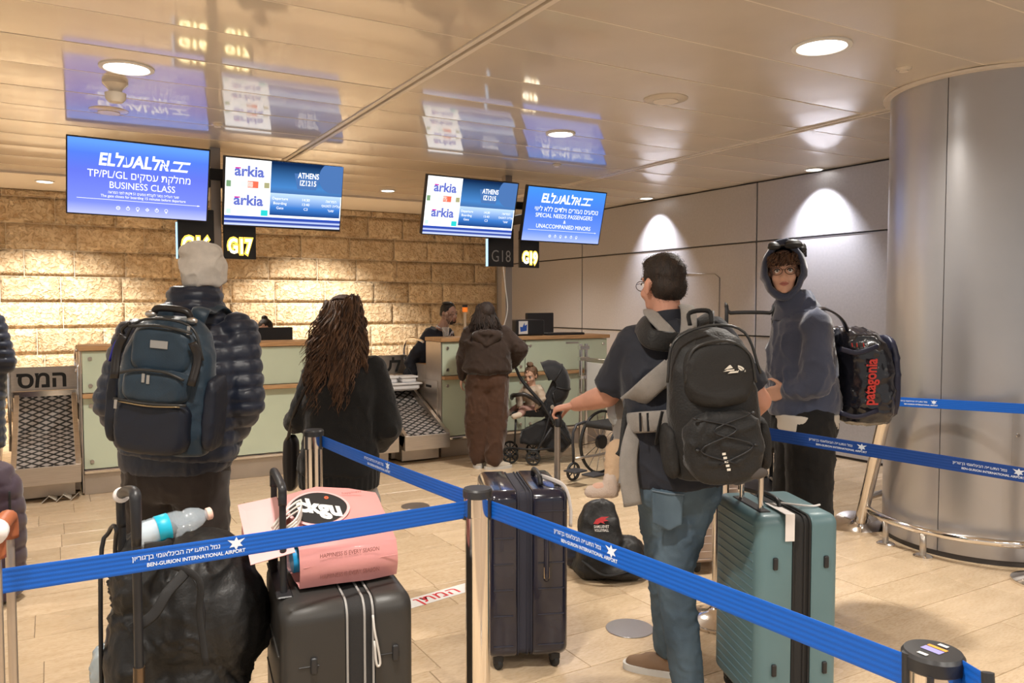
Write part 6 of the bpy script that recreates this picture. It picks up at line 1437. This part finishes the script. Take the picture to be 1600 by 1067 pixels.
em = plane_map(P(.055, .135, .262), rt_, up_); M_emb = mat('emblem thread', (.70, .66, .58), .6)
eg = G()
for r in (.030, .022, .014):
    a = np.linspace(0, pi/2, 10); o = [(.030+r*1.05*cos(t)-.03, r*sin(t)*.85-.012) for t in a]; i = [(.030+(r-.006)*1.05*cos(t)-.03, (r-.006)*sin(t)*.85-.012) for t in a[::-1]]; eg.addg(fan(o+i))
eg.addg(fan([(-.040, .002), (-.006, .006), (-.006, .018), (-.022, .016)])); eg.addg(fan([(-.044, -.004), (-.006, -.004), (-.006, .001), (-.03, .001)])); eg.addg(fan([(-.03, -.012), (.032, -.012), (.032, -.006), (-.02, -.006)]))
mk('emblem', G().addg(eg, fn=em), M_emb, rk2)
for k in range(5): q = P(-.012+.003*k, -.150-.014*k, .2705); mk('reflective_dash', box(-.006, -.0008, -.004, .006, .0008, .004).xf(np.column_stack([rt_, out_, up_]), q), M_emb, rk2)
mk('corner_patch', solidify(G().addg(ell(P(.10, -.235, .245), (.045, .012, .022), np.column_stack([rt_, out_, up_]))), .006, 2), mat('grey patch', (.07, .06, .055), .7), rk2, smooth=True)
for sx, q in ((-1, 'L'), (1, 'R')):
    n_ = J['nk']; s_ = J['sh'+q]; w_ = nrm(s_-n_)
    mk('shoulder_strap', tube([P(sx*.07, .22, .0), n_+w_*.12-HF*.17+ZU*.01, n_+w_*.145+ZU*.075-HF*.05, n_+w_*.15-ZU*.02+HF*.13, n_+w_*.15-ZU*.2+HF*.15], .038, 10, smooth=6, flat=.17, up=HF), M_bnyl, rk2, smooth=True)
mk('strap_lower', tube([P(-.15, -.10, .0), X(985, 640, .08), X(978, 590, .12)], .013, 8, smooth=6, flat=.3), M_bnyl, rk2, smooth=True)
mk('strap_tail', tube([P(-.17, -.02, .05), P(-.20, -.12, .05), X(1030, 700, -.1), P(-.13, -.24, .08)], .008, 8, smooth=5, flat=.3), M_bnyl, rk2, smooth=True)
# carrier and baby
M_carr = mat('stone grey carrier cloth', (.25, .23, .21), .9, sheen=.2, bump=.3, bscale=160, noise=.08, nscale=20)
bc_ = X(1005, 640, .26)
cr_ = empty('baby_carrier', bc_, 'light grey baby carrier with wide straps worn on the father\'s front', 'baby carrier')
mk('carrier_panel', solidify(loft([(X(1012+o, py, .22), w, .12, HR, HF, 2.4) for py, w, o in ((720, .09, 0), (700, .14, 0), (640, .16, 0), (570, .14, 5), (540, .08, 10))], 28), .010, 3, fold(.008, 9, 5)), M_carr, cr_, smooth=True)
for q, pts in (('L', [J['nk']+nrm(J['shL']-J['nk'])*.07+ZU*.085+HF*.05, J['nk']+nrm(J['shL']-J['nk'])*.085+ZU*.07-HF*.08, X(1052, 530, -.16), X(1090, 600, -.18)]), ('R', [J['nk']+nrm(J['shR']-J['nk'])*.06+ZU*.085+HF*.05, J['nk']+nrm(J['shR']-J['nk'])*.07+ZU*.07-HF*.08, X(1070, 540, -.19), X(1030, 600, -.18)])):
    mk('carrier_strap', tube(pts, .030, 10, smooth=6, flat=.22, up=ZU), M_carr, cr_, smooth=True)
mk('side_strap', tube([X(1050, 575, -.19), X(1020, 600, -.185), X(1000, 618, -.14), X(982, 632, .0)], .042, 10, smooth=6, flat=.20, up=HF), M_carr, cr_, smooth=True)
mk('waist_belt', tube([X(1070, 655, -.19), X(1030, 658, -.185), X(1000, 660, -.15), X(980, 662, .0), X(985, 666, .16)], .040, 10, smooth=6, flat=.22, up=HF), M_carr, cr_, smooth=True)
mk('hanging_strap', tube([X(995, 655, -.05), X(984, 700, -.10), X(982, 740, -.12), X(989, 790, -.12)], [.030, .034, .036, .036], 10, smooth=6, flat=.15, up=HF), M_carr, cr_, smooth=True)
mk('dark_edge', tube([X(988, 600, -.02), X(978, 650, -.04), X(972, 700, -.06), X(966, 712, -.06)], .014, 8, smooth=6, flat=.3, up=HF), M_bnyl, cr_, smooth=True)
for x0 in (1000, 1012): mk('webbing_stripe', tube([X(x0, 645, -.185), X(x0+1, 674, -.185)], .006, 6, flat=.3), M_black, cr_)
mk('strap_end', tube([X(972, 730, -.06), X(968, 755, -.07)], .007, 6, flat=.3), mat('grey webbing', (.2, .19, .18), .8), cr_)
JB = dict(head=X(1052, 520, .34), nk=X(1040, 560, .33), pel=X(1005, 690, .30), shL=X(1010, 575, .30), shR=X(1062, 572, .36), elL=X(975, 622, .22), elR=X(1080, 620, .4), wrL=X(968, 650, .20), wrR=X(1078, 650, .4), hipL=X(985, 700, .24), hipR=X(1030, 700, .36), knL=X(966, 706, .16), knR=X(1045, 720, .42), anL=X(955, 762, .12), anR=X(1040, 770, .40))
JB['toeL'] = JB['anL']-HR*.12-ZU*.0; JB['toeR'] = JB['anR']+HR*.1
t = empty('person', JB['pel'], 'baby in beige leggings and pale blue sleeve, carried against the father\'s front', 'person'); Bb = basis(-HF*.3+HR*.9)
g = head_prims(JB['head'], Bb, .74).addg(torso(JB, 0, s=.62)).addg(cap(JB['nk'], JB['head'], .035, .04))
for q in 'LR': g.addg(arm(JB, q, (.034, .030, .022))); g.addg(leg(JB, q, (.052, .042, .028))); g.addg(cap(JB['an'+q], JB['an'+q]+nrm(JB['toe'+q]-JB['an'+q])*.06, .026, .022)); g.addg(hand_prims(JB['wr'+q], nrm(JB['wr'+q]-JB['el'+q]), HR, -HF, .5, .7))
bbd = mk('body', solidify(g, .007, 3), SK_C, t, smooth=True); face(JB['head'], Bb, bbd, .74)
g = torso(JB, .012, s=.64)
for q in 'LR': g.addg(cap(JB['sh'+q], JB['el'+q], .055, .062)); g.addg(cap(JB['el'+q], JB['wr'+q], .062, .052))
mk('jumper', solidify(g, .008, 4, fold(.010, 9, 5)), mat('pale blue fleece', (.46, .50, .53), .9, sheen=.4, bump=.3, bscale=200), t, smooth=True)
g = G()
for q in 'LR': g.addg(leg(JB, q, (.066, .054, .036)))
mk('leggings', solidify(g, .008, 4, fold(.006, 16, 5, (1, 1, 2))), mat('sand cotton', (.56, .39, .25), .9, bump=.2, bscale=200), t, smooth=True)
M_sock = mat('pale wool sock', (.58, .47, .40), .95, bump=.5, bscale=180)
for q in 'LR': a = JB['an'+q]; dd = nrm(JB['toe'+q]-a); mk('sock', solidify(G().addg(cap(a+ZU*.03, a-ZU*.01, .037, .036)).addg(cap(a-ZU*.01, a-ZU*.016+dd*.085, .034, .026)), .007, 3, fold(.004, 20, 2)), M_sock, t, smooth=True)
mk('white_bow', solidify(G().addg(ell(X(1076, 491, .18), (.022, .014, .016))).addg(ell(X(1081, 494, .18), (.012, .012, .022))), .005, 2, fold(.004, 30, 2)), M_white, t, smooth=True)

# ---- toddler in the stroller
d7 = 7.72; X = lambda px, py, dd=0: at(px, py, d7+dd)
st = empty('stroller', ground(X(850, 700, .15)), 'black pushchair with a raised canopy holding the toddler', 'stroller')
M_can = mat('stroller cloth', (.011, .011, .013), .75, sheen=.2, bump=.2, bscale=120)
for k, dd in ((0, 0.0), (1, .42)):
    mk('push_frame', tube([X(799, 566, dd), X(806, 575, dd), X(816, 595, dd), X(848, 632, dd), X(862, 655, dd), X(890, 690, dd)], [.012, .014, .016, .018, .016, .012], 10, smooth=4), M_black, st, smooth=True)
    mk('front_leg', tube([X(861, 640, dd), X(850, 680, dd), X(834, 716, dd)], .012, 8, smooth=3), M_black, st, smooth=True)
    mk('rear_leg', tube([X(862, 668, dd), X(840, 702, dd)], .011, 8), M_dark, st, smooth=True)
    mk('front_strut', tube([X(806, 655, dd), X(804, 695, dd)], .010, 8), M_black, st, smooth=True)
    mk('bottom_rail', tube([X(800, 700, dd), X(834, 703, dd), X(870, 700, dd)], .011, 8), M_black, st, smooth=True)
mk('handle_bar', tube([X(799, 566, 0), X(795, 562, .1), X(795, 562, .32), X(799, 566, .42)], .017, 10, smooth=5), M_lea, st, smooth=True)
mk('bumper_bar', tube([X(845, 632, -.02), X(822, 617, -.04), X(803, 618, .0), X(800, 622, .2), X(805, 617, .4), X(845, 628, .44)], .020, 10, smooth=6), M_lea, st, smooth=True)
mk('seat_pad', solidify(G().addg(rings([np.array([X(a, b, dd) for a, b in ((798, 650), (850, 652), (878, 590), (872, 575), (860, 600), (842, 640), (800, 643))]) for dd in (.05, .38)])), .014, 3), M_can, st, smooth=True)
# canopy: a bent hood of cloth
R = []
for k, (ang) in enumerate(np.linspace(radians(35), radians(175), 9)):
    a = np.linspace(0, pi, 15); row = []
    for t_ in a: row.append(X(852, 590, .21)+HF*(-.21*cos(t_))+(HR*cos(pi-ang)*(.13+.02*sin(t_))+ZU*sin(ang)*.2)*(.35+.65*sin(t_)**.6)+HR*.03)
    R.append(row)
cg = G(); 
co = X(860, 600, .21)
rows = []
for ang in np.linspace(radians(-75), radians(118), 10):          # arcs turned about the axle across the seat
    d_ = HR*cos(ang)*1.0+ZU*sin(ang)*1.22; rows.append([co-HF*.21*cos(t_)*1.0+d_*(.20*(sin(t_)**.35)) for t_ in np.linspace(.02, pi-.02, 15)])
v = np.array(rows).reshape(-1, 3); f = [(i*15+j, (i+1)*15+j, (i+1)*15+j+1, i*15+j+1) for i in range(9) for j in range(14)]
inn = co+(v-co)*.95; cg.add(np.vstack([v, inn]), f+[tuple(150+q for q in reversed(x)) for x in f])
for i in range(9): cg.f += [(i*15, 150+i*15, 150+(i+1)*15, (i+1)*15), (i*15+14, (i+1)*15+14, 150+(i+1)*15+14, 150+i*15+14)]; cg.m += [0, 0]
for j in range(14): cg.f += [(j, j+1, 150+j+1, 150+j), (135+j, 150+135+j, 150+136+j, 136+j)]; cg.m += [0, 0]
mk('canopy', cg, M_can, st, smooth=50)
for i in (0, 3, 6, 9): mk('canopy_hoop', tube([co+(np.array(p)-co)*1.01 for p in rows[i]], .006, 6), M_black, st, smooth=True)
mk('backrest_cloth', solidify(G().addg(rings([np.array([X(a, b, dd) for a, b in ((850, 650), (858, 612), (870, 585), (880, 600), (878, 650), (866, 668))]) for dd in (.03, .40)])), .014, 3, fold(.01, 8, 3)), M_can, st, smooth=True)
mk('storage_basket', solidify(G().addg(rings([np.array([X(a, b, dd) for a, b in ((812, 692), (815, 672), (850, 655), (868, 645), (882, 660), (895, 690), (880, 706), (860, 706), (845, 697))]) for dd in (.05, .38)])), .016, 3, fold(.016, 8, 3)), M_can, st, smooth=True)
mk('frame_logo', disc(X(863, 636, -.022), .02, .004, 18, ax=-HF), M_steel, st)
for px, py, dd, r in ((833, 712, -.03, .075), (833, 710, .45, .075), (797, 704, .06, .085), (797, 703, .40, .085)):
    c = X(px, py, dd); c[2] = r; spoked(c, r, HF+HR*(.15), st, 8, 'wheel', .02)
JT = dict(head=X(829, 587, .20), nk=X(832, 603, .21), pel=X(838, 640, .22), shL=X(843, 607, .12), shR=X(822, 606, .30), elL=X(848, 622, .08), elR=X(812, 622, .32), wrL=X(840, 634, .06), wrR=X(812, 634, .22), hipL=X(842, 642, .15), hipR=X(834, 640, .28), knL=X(818, 641, .10), knR=X(812, 636, .30), anL=X(812, 648, .02), anR=X(796, 645, .22))
fT = nrm(-HR*.75-HF*.65); JT['shL'], JT['shR'] = JT['nk']-ZU*.02+np.cross(ZU, fT)*.085, JT['nk']-ZU*.02-np.cross(ZU, fT)*.085
JT['toeL'] = JT['anL']+fT*.2; JT['toeR'] = JT['anR']+fT*.2
t = empty('person', JT['pel'], 'toddler with a curly top knot sitting in the pushchair', 'person'); Bt = basis(nrm(-HF*.88-HR*.45), -.25)
g = head_prims(JT['head'], Bt, .78).addg(torso(JT, 0, s=.60)).addg(cap(JT['nk'], JT['head'], .035, .04))
for q in 'LR': g.addg(arm(JT, q, (.032, .028, .020))); g.addg(leg(JT, q, (.050, .038, .026))); g.addg(cap(JT['an'+q], JT['an'+q]+fT*.07, .024, .02)); g.addg(hand_prims(JT['wr'+q], nrm(JT['wr'+q]-JT['el'+q]), -ZU, fT, .5, .7))
tb2 = mk('body', solidify(g, .007, 3), skin('skin toddler', (.55, .33, .23)), t, smooth=True); face(JT['head'], Bt, tb2, .78)
g = torso(JT, .014, s=.66)
for q in 'LR': g.addg(arm(JT, q, (.045, .045, .034)))
mk('sweater', solidify(g, .009, 4, fold(.008, 12, 5)), mat('oatmeal knit', (.52, .44, .35), .95, col2=(.38, .27, .19), nscale=22, bump=.3, bscale=200), t, smooth=True)
g = G()
for q in 'LR': g.addg(leg(JT, q, (.062, .050, .032)))
mk('leggings', solidify(g, .009, 4, fold(.006, 14, 5)), mat('dusty pink jersey', (.33, .19, .16), .9), t, smooth=True)
for q in 'LR': a = JT['an'+q]; mk('soft_shoe', solidify(G().addg(cap(a, a+fT*.075-ZU*.01, .032, .028)), .008, 2), mat('cream shoe', (.6, .5, .4), .8), t, smooth=True)
g = capf(JT['head'], Bt, .80).addg(ell(JT['head']+Bt @ V(0, -.01, .115), (.035, .035, .026), Bt))
mk('curly_hair', solidify(g, .006, 2, fold(.010, 26, 6)), hair_mat('light brown curls', (.055, .028, .015), (.20, .11, .06)), t, smooth=True)

# ---- man at the left picture edge, only his quilted sleeve in view
d8 = 4.6; X = lambda px, py, dd=0: at(px+16, py, d8+dd)
J = dict(head=X(-75, 428), nk=X(-75, 482), pel=X(-75, 700), shL=X(-118, 505), shR=X(-32, 505), elL=X(-128, 575, .02), elR=X(-14, 566, .03), wrL=X(-110, 610, .2), wrR=X(-40, 580, .24), hipL=X(-92, 705), hipR=X(-58, 705), knL=X(-95, 830), knR=X(-55, 830))
for q in 'LR': J['an'+q] = ground(J['kn'+q])+ZU*.09; J['toe'+q] = J['an'+q]+HF*.2
pe, pb3 = person('person whose dark navy quilted sleeve enters at the left picture edge', J, basis(HF), SK_D, .010)
g = torso(J, .018, w=(.20, .205, .20, .215, .19, .13), dp=(.14, .15, .15, .15, .13, .09), bot=0, neck=.07)
for q in 'LR': g.addg(cap(J['sh'+q], J['el'+q], .080, .078, 16)); g.addg(cap(J['el'+q], J['wr'+q], .078, .055, 16))
mk('puffer_jacket', solidify(g, .012, 4, puff(.05, .014)), M_puff, pe, smooth=True); trousers(J, '', pe, HR, HF, .19, .14, (.11, .09, .07), m=M_cord)
for q in 'LR': shoe(J, q, M_dark, pe)
mk('hair', solidify(capf(J['head'], basis(HF)), .009, 3), M_short, pe, smooth=True)
